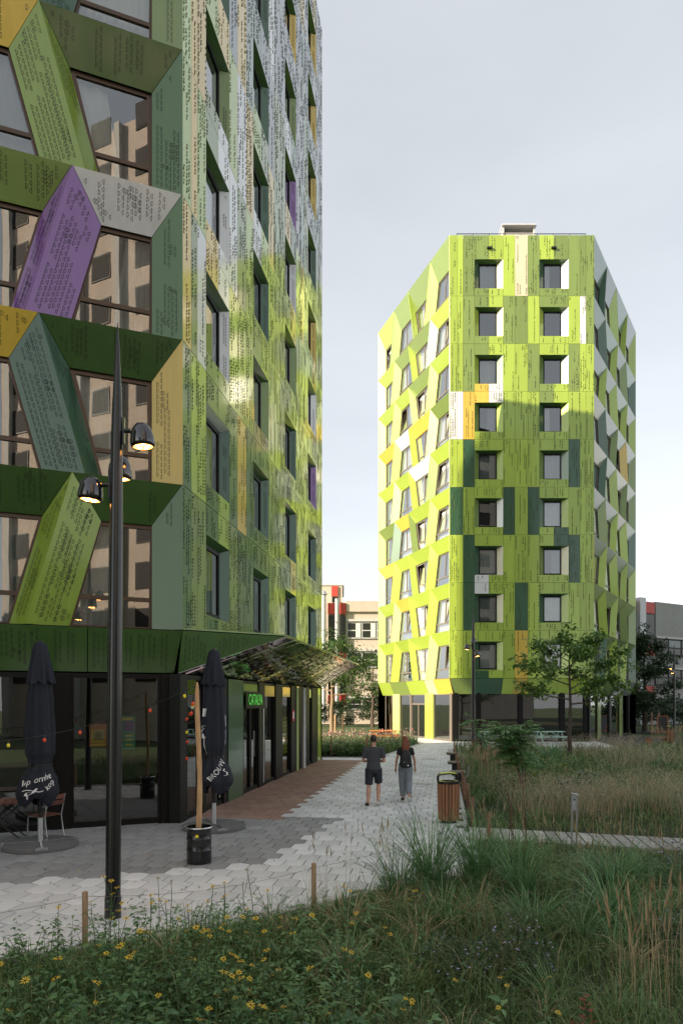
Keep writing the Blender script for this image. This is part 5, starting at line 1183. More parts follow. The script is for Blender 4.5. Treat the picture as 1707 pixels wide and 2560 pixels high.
# ---- tall clumps
def clump(name, loc, n, h, wd, lean, mat, lab, cat, grp, rad=.16, seg=(0, .35, .7, 1)):
    e = empty(name, (*loc, 0), label=lab, cat=cat, group=grp); a = RNG.uniform(0, 6.28, n); r = rad * np.sqrt(RNG.random(n))
    P = np.stack([r * np.cos(a), r * np.sin(a), np.zeros(n)], 1); V, F = blades(P, h * RNG.uniform(.55, 1.1, n), lean * RNG.uniform(.3, 1.3, n), wd * RNG.uniform(.7, 1.3, n), a + RNG.normal(0, .5, n), 1.1, seg)
    fast('blades', V, F, mat, e); return e
for i, (x, y, h, n, lab) in enumerate(((1.2, 9.1, 1.62, 210, 'tallest arching green grass clump in front of the litter bin'), (1.85, 9.3, 1.5, 210, 'arching green grass clump right of the tallest one below the bin'), (.72, 8.85, 1.15, 110, 'small arching grass clump at the left end of the tall grasses'), (2.3, 8.8, 1.25, 150, 'arching grass clump right of the tall clumps near the boardwalk'), (1.15, 7.6, .8, 130, 'low dark grass tuft in front of the tall clumps'), (2.1, 7.5, .85, 140, 'mid green arching tuft in the centre of the right foreground'), (3.1, 7.8, .95, 170, 'pale green arching tuft near the right edge'), (3.7, 9.2, .95, 180, 'grey green arching tuft below the boardwalk at right'), (2.7, 10.6, .75, 130, 'green tuft beside the boardwalk start'), (.1, 6.3, .6, 110, 'small tuft right of the coneflowers'), (7.0, 24, 1.1, 130, 'tall green tuft near the foot of the tree'), (8.6, 28, 1.2, 130, 'tall green tuft left of the tree trunk'))):
    clump('grass_clump', (x, y), n, h, .013 if y < 12 else .03, .85, 'leaf_lush', lab, 'grass', 'arching grass clumps', .15 if y < 12 else .3)
b = blades(np.array([[0, 0, 0.]]), np.array([1.30]), np.array([.03]), np.array([.03]), np.array([0.]))
lb_ = fast('reed_blade', b[0], b[1], 'leaf_lush', label='single upright green blade standing out below the walking woman', cat='grass'); lb_.location = (.95, 9.1, 0)
def reeds(loc, n, h, lab, rad=.3, hd=.16, lean=.12, thick=1., grp='tan feather reed grasses', mat='straw'):
    e = empty('reed_grass', (*loc, 0), label=lab, cat='grass', group=grp); a = RNG.uniform(0, 6.28, n); r = rad * np.sqrt(RNG.random(n)); P = np.stack([r * np.cos(a), r * np.sin(a), np.zeros(n)], 1)
    hh = h * RNG.uniform(.75, 1.08, n); ln = lean * RNG.uniform(.1, 1.6, n); ph = RNG.uniform(0, 6.28, n); V, F = blades(P, hh, ln, np.full(n, .0055 * thick), ph, 0.); st_ = fast('stalks', V, F, mat, e)
    tip = P + np.stack([np.cos(ph) * ln * hh, np.sin(ph) * ln * hh, hh], 1); base = P + np.stack([np.cos(ph) * ln * hh * .78, np.sin(ph) * ln * hh * .78, hh * .88], 1)
    d = tip - base; d /= np.linalg.norm(d, axis=1, keepdims=True); L_ = hd * RNG.uniform(.8, 1.3, n); pr = []
    for q in range(3):
        an = RNG.uniform(0, 6.28, n); S = np.stack([np.cos(an), np.sin(an), 0 * an], 1) * (.009 * thick); B = base; pr.append((np.stack([B, B + d * L_[:, None] * .4 + S, B + d * L_[:, None] * 1.25, B + d * L_[:, None] * .4 - S], 1).reshape(-1, 3), (np.arange(n)[:, None, None] * 4 + np.array([[0, 1, 2], [0, 2, 3]])[None]).reshape(-1, 3)))
    V, F = join(pr); fast('seed_heads', V, F, mat, st_); 
    return e
for i, (x, y, n, h, lab) in enumerate(((2.5, 5.6, 34, 1.0, 'tan feather reeds rising at the right edge of the foreground'), (2.95, 6.2, 30, 1.0, 'second stand of tan feather reeds at the right edge'), (.35, 8.9, 9, 1.0, 'thin tan reeds left of the tall green clumps'), (-.05, 8.75, 7, .95, 'few thin tan reeds right of the pale stake'), (2.2, 11.0, 8, .95, 'tan reeds where the boardwalk meets the path'), (3.1, 10.6, 14, .95, 'tan reeds in front of the boardwalk, left of the steel marker'), (4.2, 10.9, 16, .95, 'tan reeds in front of the boardwalk, right of the steel marker'), (5.0, 11.3, 14, .95, 'tan reeds in front of the boardwalk near the right edge'), (3.4, 9.4, 12, .9, 'tan reeds in the middle of the right foreground'), (4.4, 9.6, 10, .85, 'tan reeds right of the middle foreground'), (5.3, 13.2, 14, .9, 'tan reeds behind the boardwalk'))):
    reeds((x, y), n, h, lab, .32, .15, .14)
for i, (x, y, n) in enumerate(((4.3, 20.5, 28), (4.9, 22.2, 28), (5.5, 23.5, 28), (6.1, 24.5, 24), (6.5, 26.5, 24), (5.6, 27.5, 24), (20.2, 40.5, 40), (18.5, 39.5, 40))):
    reeds((x, y), n, 1.05, 'band of tan feather reeds beyond the litter bin' if i < 6 else 'tan feather reeds beside the distant bin', .6, .25, .10, 2.0, 'tan reeds beyond the bin' if i < 6 else 'tan reeds by the distant bin')
def tuft(loc, n, h, lab, rad, thick=1., grp='pale feathery grass tufts'):
    e = empty('feather_grass', (*loc, 0), label=lab, cat='grass', group=grp); a = RNG.uniform(0, 6.28, n); r = rad * np.sqrt(RNG.random(n)); P = np.stack([r * np.cos(a), r * np.sin(a), np.zeros(n)], 1); hh = h * RNG.uniform(.6, 1.1, n); ln = .5 * RNG.uniform(.2, 1.4, n)
    V, F = blades(P, hh, ln, np.full(n, .004 * thick), a + RNG.normal(0, .6, n), .3); st_ = fast('stalks', V, F, 'straw_pale', e)
    T = V.reshape(-1, 7, 3)[:, 6]; m = 9; B = np.repeat(T, m, 0) + RNG.normal(0, .05, (n * m, 3)) * thick ** .5 - np.array([0, 0, .07]) * RNG.random((n * m, 1)); D = dirs(n * m, -.2, .9); V, F = leaves(B, D, .035 * thick, .005 * thick, 0); fast('seed_cloud', V, F, 'straw_pale', st_); return e
for x, y, n, h, r, th, lab in ((4.3, 15.6, 230, .9, .6, 1.7, 'pale feathery tuft left of the purple asters'), (5.2, 15.3, 230, .9, .6, 1.7, 'pale feathery tuft in the middle of the meadow'), (6.0, 15.8, 200, .85, .6, 1.7, 'pale feathery tuft right of the middle of the meadow'), (7.3, 16.6, 260, 1.0, .7, 1.8, 'large pale feathery tuft at the right edge'), (7.9, 15.4, 240, .95, .7, 1.8, 'nearest pale feathery tuft at the right edge'), (10.6, 26.0, 200, .95, .9, 2., 'pale feathery tuft right of the tree trunk'), (12.2, 26.2, 200, 1.0, .9, 2., 'pale feathery tuft farther right of the tree trunk'), (11.0, 31.5, 220, 1.0, 1.0, 2.3, 'pale feathery tuft at the foot of the tree'), (13.3, 33.5, 220, 1.0, 1.0, 2.3, 'pale feathery tuft before the plaza'), (9.0, 33.5, 200, .95, 1.0, 2.3, 'pale feathery tuft between lamp post and tree'), (-.35, 8.15, 60, .75, .22, .6, 'hazy brown grass tuft around the pale stake'), (1.75, 7.1, 40, .6, .25, .7, 'fuzzy foxtail tuft in front of the tall clumps')):
    tuft((x, y), n, h, lab, r, th)
# ---- asters, yellow drifts, red sprig
def bush(name, loc, n, h, rad, lab, cat, petal, pn, psz, lsz=.05, leafm='leaf_dark', grp=None):
    e = empty(name, (*loc, 0), label=lab, cat=cat, group=grp); d = dirs(n, 0, 1); rr = RNG.random(n) ** .4; P = d * rr[:, None] * np.array([rad, rad, h]); V, F = leaves(P, dirs(n, -.2, .9), lsz * RNG.uniform(.6, 1.3, n), lsz * .3, .15); fast('foliage', V, F, leafm, e)
    d = dirs(pn, .15, 1); P = d * np.array([rad, rad, h]) * RNG.uniform(.85, 1.12, (pn, 1)); pr = []
    for q in range(7):
        a = q * 6.283 / 7; D = np.tile([math.cos(a), math.sin(a), .15], (pn, 1)) + np.array([0, -.25, .1]); D /= np.linalg.norm(D, axis=1, keepdims=True); pr.append(leaves(P, D, psz * RNG.uniform(.8, 1.2, pn), psz * .35, 0))
    V, F = join(pr); fast('blossoms', V, F, petal, e); return e
for x, y, n, h, r, lab, pn in ((1.0, 6.25, 900, .52, .38, 'left lilac aster bush in the centre foreground', 26), (1.6, 6.35, 1100, .6, .42, 'right lilac aster bush in the centre foreground', 60), (3.4, 6.9, 700, .55, .35, 'lilac asters at the right edge of the foreground', 30), (5.0, 10.2, 700, .6, .4, 'lilac asters at the right edge below the boardwalk', 40), (5.6, 17.6, 700, .65, .5, 'lilac asters behind the pale tufts', 60), (6.3, 18.4, 700, .6, .5, 'lilac asters beside the yellow drift', 50), (7.4, 20.5, 500, .55, .5, 'lilac asters farther right in the meadow', 40)):
    bush('aster_bush', (x, y), n, h, r, lab, 'flowers', 'petal_lilac', pn, .017 if y < 9 else .03, .05 if y < 12 else .08, grp='lilac aster bushes')
for x, y, lab, pn in ((5.3, 19.6, 'yellow flowering drift left of the asters', 90), (6.4, 21.0, 'yellow flowering drift behind the asters', 80), (8.8, 25, 'yellow flowering drift below the tree', 60), (21.5, 43.0, 'yellow flowers beside the distant bin', 60)):
    bush('yellow_drift', (x, y), 900, .8, .8, lab, 'flowers', 'petal_yellow', pn, .035 if y < 30 else .06, .09, 'leaf_meadow', 'yellow drifts')
bush('red_sprig', (1.78, 5.0), 120, .42, .1, 'small plant with red leaves in the lower right foreground', 'plant', 'leaf_red', 24, .03, .04, 'leaf_red')
# ---- lit flower bed on the left and its low hedge
BED2 = np.array([(-6, 32.2), (1.6, 32.2), (4.9, 43.2), (4.4, 46.1), (-6, 46.8)])
def scat2(n, y0, y1):
    Y = RNG.uniform(y0, y1, n); X = RNG.uniform(-4, 5.2, n); k = vin(X, Y, BED2); return np.stack([X[k], Y[k], 0 * X[k]], 1)
P = scat2(9000, 34, 46.5); V, F = blades(P, .6 * RNG.uniform(.4, 1.2, len(P)), RNG.uniform(.2, .9, len(P)), np.full(len(P), .045)); fb = fast('flower_bed_grass', V, F, 'leaf_meadow', kind='stuff', label='sunlit grasses in the flower bed left of the path', cat='grass')
P = scat2(2600, 35, 46.5); P[:, 2] = RNG.uniform(.3, .75, len(P)); V, F = leaves(P, dirs(len(P), 0, 1), .10, .06); fast('straw_blooms', V, F, 'straw_pale', fb, kind='stuff')
P = scat2(320, 35, 46.5); P[:, 2] = RNG.uniform(.5, .85, len(P)); V, F = leaves(P, dirs(len(P), 0, 1), .10, .09); fast('pink_blooms', V, F, 'petal_pink', fb, kind='stuff')
hg = empty('low_hedge', (0, 33, 0), label='low dark green hedge along the front of the left flower bed', cat='hedge'); n = 5200
Y = RNG.uniform(32.15, 33.9, n); X = RNG.uniform(-4.5, 2.2, n); k = X < 1.6 + (Y - 32.2) * .29; P = np.stack([X[k], Y[k] - 0, RNG.uniform(.02, .42, k.sum())], 1); V, F = leaves(P - np.array([0, 33, 0]), dirs(len(P), -.1, 1), .16, .09); fast('foliage', V, F, 'leaf_tree', hg)

# ------------------------------------------------------------------ trees and shrubs
def tree(name, loc, h, spread, trunk_h, lab, nl, lsz, mat='leaf_tree', bark='bark', r0=.09, seed=1, limbs=10, cluster=.35, cat='tree', lean=(0, 0), grp=None, droop=.3):
    rn = random.Random(seed); e = empty(name, loc, label=lab, cat=cat, group=grp); tips = []; mb = MB()
    top = Vector((lean[0], lean[1], h * .80)); tr = [Vector((0, 0, 0)).lerp(top, t / 8) + Vector((rn.uniform(-.04, .04), rn.uniform(-.04, .04), 0)) * (t > 0) for t in range(9)]
    mb.tube(tr, [r0 * (1.15 - .95 * t / 8) for t in range(9)], bark, 9); trunk = mb.build('trunk', e, smooth=True); mb = MB()
    def at(z):
        t = min(max(z / top.z * 8, 0), 7.999); i = int(t); return tr[i].lerp(tr[i + 1], t - i)
    for i in range(limbs):
        f = i / (limbs - 1); z = trunk_h + (h * .78 - trunk_h) * f; a = i * 2.4 + rn.uniform(-.4, .4); out = spread * (1 - .62 * f ** 1.6) * rn.uniform(.8, 1.1); b = at(z); rise = (.16 + .5 * f) * out * rn.uniform(.7, 1.2) + .1
        end = b + Vector((math.cos(a) * out, math.sin(a) * out, rise)); mid = b.lerp(end, .5) + Vector((0, 0, -.06 * out + .1 * rise)); pts = [b, b.lerp(mid, .55), mid, mid.lerp(end, .55) + Vector((rn.uniform(-.1, .1), rn.uniform(-.1, .1), .05)), end]
        rl = r0 * .42 * (1 - .5 * f); mb.tube(pts, [rl, rl * .8, rl * .6, rl * .4, rl * .2], bark, 6); tips.append(end)
        for q in range(5):
            t = .35 + .6 * q / 4; k = min(int(t * 4), 3); s = pts[k].lerp(pts[k + 1], t * 4 - k); a2 = a + rn.choice((-1, 1)) * rn.uniform(.4, 1.2); l2 = out * rn.uniform(.22, .45); en = s + Vector((math.cos(a2) * l2, math.sin(a2) * l2, l2 * rn.uniform(.1, .9))); mb.tube([s, s.lerp(en, .5) + Vector((0, 0, .04)), en], [rl * .35, rl * .25, rl * .12], bark, 5); tips.append(en)
            if rn.random() < .7: tips.append(s.lerp(en, .6) + Vector((rn.uniform(-.15, .15), rn.uniform(-.15, .15), rn.uniform(0, .2))))
    tips.append(tr[-1] + Vector((0, 0, h * .16))); tips.append(tr[-1]); mb.build('branches', trunk, smooth=True)
    T = np.array([tuple(t) for t in tips]); n = nl; idx = RNG.integers(0, len(T), n); P = T[idx] + RNG.normal(0, cluster * .45, (n, 3)) * np.array([1, 1, .7]); D = dirs(n, -.75, .45); V, F = leaves(P, D, lsz * RNG.uniform(.6, 1.25, n), lsz * .55 * RNG.uniform(.7, 1.2, n), .15, droop); fast('crown', V, F, mat, e); return e
tree('young_tree', (10.35, 31, 0), 6.25, 2.45, 2.5, 'young broad leaved tree standing before the right half of the far tower', 2800, .27, 'leaf_catalpa', r0=.10, seed=4, limbs=12, cluster=.42)
tree('young_tree', (-.85, 60.2, 0), 9.2, 3.1, 3.2, 'sapling between stakes behind the canopy of the near tower', 3600, .30, 'leaf_tree', 'bark_pale', .16, 8, 12, .8)
tree('park_tree', (3.2, 70, 0), 8.0, 3.2, 2.2, 'tree shading the beige wall left of the far tower', 2200, .32, 'leaf_tree', 'bark', .16, 9, 12, .8)
tree('dark_tree', (26.6, 60, 0), 9.6, 2.7, 1.0, 'dark leafy tree behind the right corner of the far tower', 9000, .30, 'leaf_dark', 'bark', .2, 12, 16, .75)
tree('dark_tree', (24.2, 63, 0), 7.5, 2.4, 1.0, 'second dark tree close behind the right corner of the far tower', 6000, .30, 'leaf_dark', 'bark', .18, 13, 14, .75)
for i, (x, y, h, s) in enumerate(((-3.5, 74, 3.0, 1.8), (-.5, 75, 2.4, 2.0), (3.2, 74.5, 3.4, 1.4), (4.6, 74, 3.6, 1.1), (6.2, 73.5, 4.2, 1.0), (28.5, 68, 2.6, 2.4), (32, 67.5, 2.8, 2.6), (36, 68, 2.6, 2.6), (23.5, 66, 3.0, 2.2))):
    tree('shrub', (x, y, 0), h, s, .3, ['wide dark shrub at the foot of the silver flues', 'low dark shrub below the beige wall', 'upright dark shrub left of the beige corner', 'slim upright shrub beside the beige corner', 'slimmest upright shrub next to the far tower', 'dark shrub below the grey wing, left one', 'dark shrub below the grey wing, middle one', 'dark shrub below the grey wing, right one', 'dark shrub behind the far tower corner'][i], 1500, .30, 'leaf_dark', 'bark', .06, 30 + i, 9, .6, 'shrub', grp='background shrubs')
for i, (x, y, h, s) in enumerate(((-9, 98, 13, 5), (20, 100, 12, 5), (44, 92, 13, 6), (58, 95, 14, 6), (-24, 92, 14, 6))):
    tree('distant_tree', (x, y, 0), h, s, 3, ['distant tree behind the beige block', 'distant tree hidden by the far tower', 'distant tree right of the grey wing', 'farthest right distant tree', 'distant tree far left'][i], 3000, .55, 'leaf_dark', 'bark', .25, 50 + i, 12, 1.4)
def sumac(loc, h, rad, lab, nf, seed):
    e = empty('sumac_shrub', loc, label=lab, cat='shrub', group='feathery sumac shrubs'); rn = random.Random(seed); mb = MB(); heads = []
    for q in range(4):
        p = [Vector((rn.uniform(-.06, .06) + .28, 0, 0)), Vector((.16 + rn.uniform(-.1, .15), rn.uniform(-.1, .1), h * .35)), Vector((rn.uniform(-.25, .2), rn.uniform(-.2, .2), h * .62)), Vector((rn.uniform(-.4, .4), rn.uniform(-.3, .3), h * rn.uniform(.72, .86)))]; mb.tube(p, [.022, .017, .012, .007], 'stem_red', 6); heads += [p[3], p[2].lerp(p[3], .6), p[2].lerp(p[3], .2), p[1].lerp(p[2], .7), p[1].lerp(p[2], .25)]
    mb.build('stems', e, smooth=True); pr = []; sv = []
    for i in range(nf):
        b = rn.choice(heads); a = rn.uniform(0, 6.28); L_ = rad * rn.uniform(.6, 1.0); el = rn.uniform(-.1, .8); d = np.array([math.cos(a) * math.cos(el), math.sin(a) * math.cos(el), math.sin(el)]); m = 9; t = np.linspace(.2, 1, m); sp = np.array(b)[None] + d[None] * (L_ * t)[:, None] - np.array([0, 0, 1])[None] * (L_ * .35 * t ** 2)[:, None]
        s = np.array([-math.sin(a), math.cos(a), 0]); 
        for sg in (-1, 1):
            D = s[None] * sg + d[None] * .45 - np.array([0, 0, .35]); D /= np.linalg.norm(D, axis=1, keepdims=True); D = np.tile(D, (m, 1)); pr.append(leaves(sp, D,   .16 * (1.1 - .45 * t), .052, .1, .15))
        pr.append(leaves(sp[-1:], d[None], np.array([.1]), np.array([.035]), .1))
        sv.append((np.array([sp[0], sp[-1], sp[0] + [0, 0, .008]]), np.array([[0, 1, 2]])))
    V, F = join(pr); fast('fronds', V, F, 'leaf_sumac', e); V, F = join(sv); fast('frond_ribs', V, F, 'stem_green', e); return e
sumac((4.75, 18.7, 0), 2.25, .72, 'feathery green sumac shrub in the middle of the meadow', 170, 3); sumac((5.1, 25.5, 0), 2.4, .5, 'smaller feathery sumac shrub between lamp post and far tower', 34, 5)
sp_ = MB(); 
for q in range(5):
    rn = random.Random(q); b = Vector((rn.uniform(-.2, .2), rn.uniform(-.1, .1), 0)); sp_.tube([b, b + Vector((rn.uniform(-.05, .05), 0, .7)), b + Vector((rn.uniform(-.12, .12), 0, 1.25 + rn.uniform(-.2, .2)))], [.008, .006, .003], 'stem_red', 5)
o = sp_.build('bare_stems', label='bare reddish sapling stems rising in front of the boardwalk', cat='plant'); o.location = (3.0, 11.6, 0)

# weeds in the paving joints
n = 260; Y = RNG.uniform(7, 20, n); X = RNG.uniform(-.45, .2, n) * Y; k = ~vin(X, Y, BED); k &= (RNG.random(n) < .35) | ((X < .6) & (Y < 9.8)); P = np.stack([X[k], Y[k], 0 * X[k]], 1); P = np.repeat(P, 7, 0) + RNG.normal(0, .018, (k.sum() * 7, 3)) * np.array([1, 1, 0])
V, F = blades(P, RNG.uniform(.015, .055, len(P)), RNG.uniform(.4, 1.3, len(P)), np.full(len(P), .008)); fast('joint_weeds', V, F, 'leaf_meadow', kind='stuff', label='tiny weeds growing in the joints of the paving', cat='weeds')

# fallen leaves on the paving
n = 150; Y = RNG.uniform(7, 24, n); X = RNG.uniform(-.45, .2, n) * Y; k = ~vin(X, Y, BED); P = np.stack([X[k], Y[k], np.full(k.sum(), .008)], 1); a = RNG.uniform(0, 6.28, len(P)); V, F = leaves(P, np.stack([np.cos(a), np.sin(a), 0 * a], 1), RNG.uniform(.03, .07, len(P)), .03, .05); fast('fallen_leaves', V, F, 'straw', kind='stuff', label='dry leaves scattered over the paving', cat='leaves')
# ------------------------------------------------------------------ people (modelled facing +Y, seen from behind)
def remeshed(mb, name, parent, vox, mat, smooth_it=4):
    o = mb.build(name, None); m = o.modifiers.new('r', 'REMESH'); m.mode = 'VOXEL'; m.voxel_size = vox; s = o.modifiers.new('s', 'SMOOTH'); s.iterations = smooth_it; s.factor = .5
    dg = bpy.context.evaluated_depsgraph_get(); me = bpy.data.meshes.new_from_object(o.evaluated_get(dg)); me.name = name; bpy.data.objects.remove(o)
    me.materials.clear(); me.materials.append(MATS[mat]); me.polygons.foreach_set('use_smooth', [True] * len(me.polygons)); r = bpy.data.objects.new(name, me); COL.objects.link(r); r.parent = parent; return r
def ering(c, rx, ry, seg=20, rot=0.): return [Vector((c[0] + rx * math.cos(2 * math.pi * k / seg + rot), c[1] + ry * math.sin(2 * math.pi * k / seg + rot), c[2])) for k in range(seg)]
def loft(mb, secs, m='skin'): mb.rings([ering(c, rx, ry) for c, rx, ry in secs], m)
def ball(mb, c, r, m='skin'):
    rx, ry, rz = r; mb.rings([ering((c[0], c[1], c[2] + rz * math.sin(t)), max(rx * math.cos(t), .001), max(ry * math.cos(t), .001), 16) for t in [(-1.5 + 3.0 * i / 10) for i in range(11)]], m)
def hand(mb, wrist, dirn, palmn, side, curl=.5):
    d = Vector(dirn).normalized(); n = Vector(palmn).normalized(); s = d.cross(n).normalized() * side
    pc = wrist + d * .045; mb.tube([wrist - d * .01, wrist + d * .03, wrist + d * .085], [.026, .036, .034], 'skin', 10, ell=(1, .62))
    for i, (o_, L_) in enumerate(((.028, .068), (.010, .078), (-.008, .072), (-.026, .056))):
        b = wrist + d * .08 + s * o_; k = b + (d * math.cos(curl * .5) + n * math.sin(curl * .5)) * L_ * .5; t = k + (d * math.cos(curl * 1.6) + n * math.sin(curl * 1.6)) * L_ * .5; mb.tube([b, k, t], [.0095, .009, .007], 'skin', 8)
    b = wrist + d * .03 + s * .03; k = b + (d * .6 + s * .7 + n * .2).normalized() * .035; t = k + (d * .9 + s * .15 + n * .3).normalized() * .03; mb.tube([b, k, t], [.012, .011, .008], 'skin', 8)
def head(mb, c, s=1.):
    ball(mb, c + Vector((0, -.005, .02 * s)), (.076 * s, .094 * s, .105 * s)); ball(mb, c + Vector((0, .03 * s, -.045 * s)), (.058 * s, .062 * s, .07 * s))
    mb.tube([c + Vector((0, .092 * s, .015)), c + Vector((0, .115 * s, -.018)), c + Vector((0, .095 * s, -.028))], [.010, .015, .010], 'skin', 8)
    for q in (-1, 1): ball(mb, c + Vector((.078 * s * q, .0, -.01)), (.012, .024, .034))
def face(par, c, s=1.):
    for q in (-1, 1):
        mb = MB(); ball(mb, c + Vector((.03 * s * q, .083 * s, .012)), (.011, .008, .008), 'ink_white'); e_ = mb.build('eye', par, smooth='all'); mb = MB(); ball(mb, c + Vector((.03 * s * q, .090 * s, .012)), (.005, .004, .005), 'shoe_black'); mb.build('iris', e_, smooth='all')
    mb = MB(); ball(mb, c + Vector((0, .088 * s, -.062)), (.024, .006, .007), 'leaf_red'); mb.build('mouth', par, smooth='all')
def shoe(par, heel, toe_dir, pitch, name='shoe'):
    """heel point on the sole, pitch >0 lifts the heel"""
    d = Vector((toe_dir[0], toe_dir[1], 0)).normalized(); M = Matrix.Translation(heel) @ Matrix.Rotation(math.atan2(-d.x, d.y), 4, 'Z') @ Matrix.Rotation(-pitch, 4, 'X')
    mb = MB(); mb.rings([[M @ Vector((x * w_, y, z)) for x, y in [(math.cos(a) * .5, math.sin(a) * .5) for a in [2 * math.pi * k / 16 for k in range(16)]] for z in [zz] for y in [y * .285 + .115]] for zz, w_ in ((0, .094), (.026, .098))], 'shoe_sole'); so_ = mb.build('sole', None)
    mb = MB(); secs = []
    for z, y0, y1, w_ in ((.026, -.022, .25, .09), (.05, -.024, .235, .088), (.075, -.02, .17, .078), (.10, -.015, .10, .068)):
        secs.append([M @ Vector((math.cos(a) * w_ / 2, (y0 + y1) / 2 + math.sin(a) * (y1 - y0) / 2, z)) for a in [2 * math.pi * k / 16 for k in range(16)]])
    mb.rings(secs, 'shoe_black'); sh = mb.build(name, par, smooth='all'); so_.parent = sh; return sh

def person(loc, rz, lab, man):
    e = empty('person', loc, rz=rz, label=lab, cat='person', group='couple walking up the path'); k = 1.0 if man else .955; Z = lambda z: z * k
    hip = Z(.93); sw = .205 if man else .168
    body = MB(); hw = .165 if man else .172
    # legs: ankle, knee, hip for left (viewer's left = -x) and right
    if man: LG = [(-.10, [(-.135, -.13, .09), (-.12, -.03, .50), (-.10, 0, .92)]), (.10, [(.115, -.02, .16), (.125, .10, .55), (.10, 0, .92)])]
    else: LG = [(-.09, [(-.06, -.02, .09), (-.085, .03, .49), (-.09, 0, .90)]), (.09, [(.075, -.30, .20), (.085, -.06, .50), (.09, 0, .90)])]
    for x, ((ax, ay, az), (kx, ky, kz), (hx, hy, hz)) in LG:
        A, K, H = Vector((ax, ay, Z(az))), Vector((kx, ky, Z(kz))), Vector((hx, hy, Z(hz))); C = A.lerp(K, .62) + Vector((0, -.02, 0))
        body.tube([A - Vector((0, 0, .05)), A, A.lerp(K, .3), C, K, K.lerp(H, .4), H], [.036, .037, .045, .057, .052, .075, .088], 'skin', 14)
    # torso, neck, head
    tx = [((0, 0, Z(.88)), hw, .105), ((0, 0, Z(.98)), hw * .97, .11), ((0, .005, Z(1.10)), .145 if man else .125, .095), ((0, 0, Z(1.25)), .165 if man else .138, .105), ((0, -.005, Z(1.38)), .18 if man else .15, .105), ((0, -.01, Z(1.45)), .14 if man else .115, .085), ((0, -.005, Z(1.49)), .06, .06), ((0, .005, Z(1.56)), .052, .055)]
    loft(body, tx); hc = Vector((0, .02, Z(1.645))); head(body, hc, k)
    arms = []
    for q in (-1, 1):
        S = Vector((q * sw * .95, -.01, Z(1.415)))
        if man: E = Vector((q * .265, .02, Z(1.12))); Wr = Vector((q * .13, .26, Z(1.10))); hd = Vector((-q * .4, .8, .25))
        else: E = Vector((q * .235, -.02 + .02 * q, Z(1.12))); Wr = Vector((q * .255, .05 + .05 * q, Z(.885))); hd = Vector((q * .05, .12, -1))
        body.tube([S.lerp(Vector((0, 0, S.z)), .25), S, S.lerp(E, .5), E, E.lerp(Wr, .35), Wr], [.06, .056, .046, .040, .041, .027] if man else [.05, .046, .038, .033, .034, .022], 'skin', 12)
        hand(body, Wr, hd, Vector((-q, .1, 0)) if not man else Vector((0, 0, 1)), -q if not man else q, .55); arms.append((S, E))
    b = remeshed(body, 'body', e, .0085, 'skin'); face(b, hc, k)
    # top
    tp = MB(); f = 1.12
    loft(tp, [((0, 0, Z(.865 if man else 1.0)), hw * 1.13, .128), ((0, 0, Z(.98)), hw * 1.10, .13), ((0, .005, Z(1.10)), .165 if man else .138, .118), ((0, 0, Z(1.25)), .182 if man else .15, .12), ((0, -.005, Z(1.38)), .196 if man else .163, .118), ((0, -.01, Z(1.445)), .15 if man else .125, .098), ((0, -.008, Z(1.485)), .078, .075)])
    for S, E in arms:
        en = S.lerp(E, .72 if man else .5); tp.tube([S.lerp(Vector((0, 0, S.z)), .3), S, S.lerp(en, .5), en], [.078, .074, .068, .066] if man else [.064, .060, .054, .052], 'skin', 14)
    remeshed(tp, 'shirt', e, .0105, 'shirt_grey' if man else 'top_black', 3)
    # lower garment
    lo = MB(); loft(lo, [((0, 0, Z(.82)), hw * 1.08, .125), ((0, 0, Z(.90)), hw * 1.10, .13), ((0, 0, Z(1.0)), hw * 1.04, .122), ((0, 0, Z(1.05)), hw * .95, .112)])
    for x, ((ax, ay, az), (kx, ky, kz), (hx, hy, hz)) in LG:
        A, K, H = Vector((ax, ay, Z(az))), Vector((kx, ky, Z(kz))), Vector((hx, hy, Z(hz)))
        if man: en = H.lerp(K, .92); lo.tube([H + Vector((0, 0, .02)), H.lerp(en, .5), en], [.115, .108, .098], 'skin', 16)
        else: en = A + (K - A) * .10; lo.tube([H, H.lerp(K, .5), K, K.lerp(en, .5), en], [.108, .098, .088, .084, .074], 'skin', 16)
    remeshed(lo, 'shorts' if man else 'trousers', e, .0105, 'shorts_navy' if man else 'trousers_grey', 3)
    for i, (x, ((ax, ay, az), _, _)) in enumerate(LG):
        lift = az > .1; p = .62 if lift else .0; d = (-.28, 1) if (i == 0 and man) else (.3 if not man and i else .12 * (1 if i else -1), 1)
        sh_ = shoe(e, Vector((ax, ay - .03, Z(az) - .09 + (.02 if lift else 0))), d, p)
    # hair
    hr = MB()
    if man:
        ball(hr, hc + Vector((0, -.012, .034)), (.083, .10, .105), 'hair_brown'); hr.V = [(v[0], v[1], max(v[2], hc.z - .045 + max(0, v[1] - hc.y) * 1.6)) for v in hr.V]; hr.build('hair', e, smooth='all')
    else:
        ball(hr, hc + Vector((0, -.015, .036)), (.086, .10, .10), 'hair_red'); hr.V = [(v[0], v[1], max(v[2], hc.z - .03 + max(0, v[1] - hc.y) * 1.6)) for v in hr.V]
        hr.rings([ering((0, -.045 - y, hc.z + z), rx, ry, 24) for z, y, rx, ry in ((.06, 0, .075, .06), (.0, .01, .088, .068), (-.08, .025, .092, .062), (-.16, .045, .096, .05), (-.24, .065, .085, .035), (-.30, .08, .05, .016))], 'hair_red')
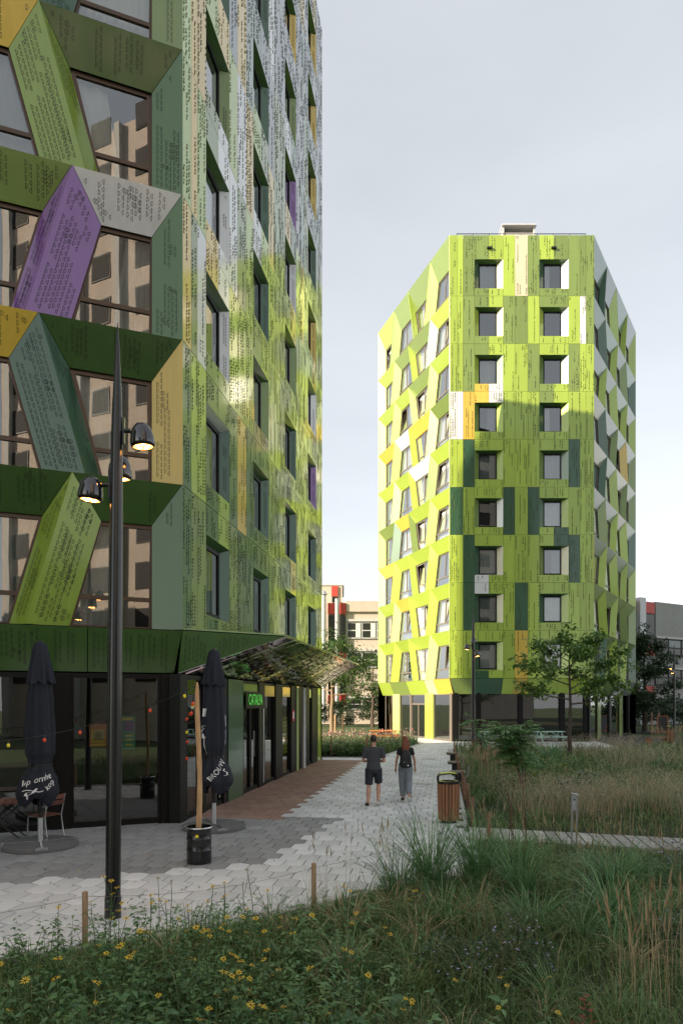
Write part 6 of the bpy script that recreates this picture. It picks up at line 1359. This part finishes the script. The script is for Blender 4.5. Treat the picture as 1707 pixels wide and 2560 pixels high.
        for q in range(40):
            a = RNG.uniform(-1, 1); x = a * .085; hr.tube([(x, -.09 - .02 * (1 - a * a), hc.z + .03), (x * 1.1, -.125 + .03 * a * a, hc.z - .12), (x * (1.0 + RNG.uniform(-.1, .1)), -.135 + .03 * a * a, hc.z - .28 + RNG.uniform(-.03, .03))], [.006, .008, .002], 'hair_red', 5)
        hr.build('hair', e, smooth='all')
        # backpack
        bp_ = MB(); secs = []
        for z, w_, d_ in ((.93, .10, .05), (.955, .145, .085), (1.02, .155, .10), (1.15, .15, .098), (1.27, .135, .088), (1.36, .105, .07), (1.40, .05, .04)):
            secs.append([Vector((math.copysign(abs(math.cos(a)) ** .6, math.cos(a)) * w_, -.19 + math.copysign(abs(math.sin(a)) ** .6, math.sin(a)) * d_, Z(z))) for a in [2 * math.pi * q / 24 for q in range(24)]])
        bp_.rings(secs, 'pack_black'); pk = bp_.build('backpack', e, smooth='all')
        fp = MB(); fp.rings([[Vector((math.copysign(abs(math.cos(a)) ** .6, math.cos(a)) * w_, -.275 + math.copysign(abs(math.sin(a)) ** .6, math.sin(a)) * d_, Z(z))) for a in [2 * math.pi * q / 20 for q in range(20)]] for z, w_, d_ in ((.96, .10, .015), (.975, .125, .03), (1.10, .125, .03), (1.125, .11, .018))], 'pack_black'); fp.build('front_pocket', pk, smooth='all')
        mb = MB(); mb.box((.055, -.306, Z(1.0)), (.035, .004, .028), 'ink_white'); mb.build('patch', pk); mb = MB(); mb.box((-.045, -.308, Z(1.085)), (.012, .006, .03), 'steel'); mb.build('zip_pull', pk)
        for q in (-1, 1):
            mb = MB(); mb.tube([(q * .09, -.14, Z(1.36)), (q * .10, -.06, Z(1.475)), (q * .11, .06, Z(1.44)), (q * .115, .125, Z(1.3)), (q * .13, .06, Z(1.08)), (q * .13, -.10, Z(.99))], .018, 'pack_black', 8); mb.build('strap', pk, smooth='all')
    return e
person((.80, 17.05, .003), R(-3), 'man in dark grey t-shirt and navy shorts walking away up the path', True)
person((1.68, 17.95, .003), R(-3), 'woman with long red hair, black backpack and grey trousers walking away', False)
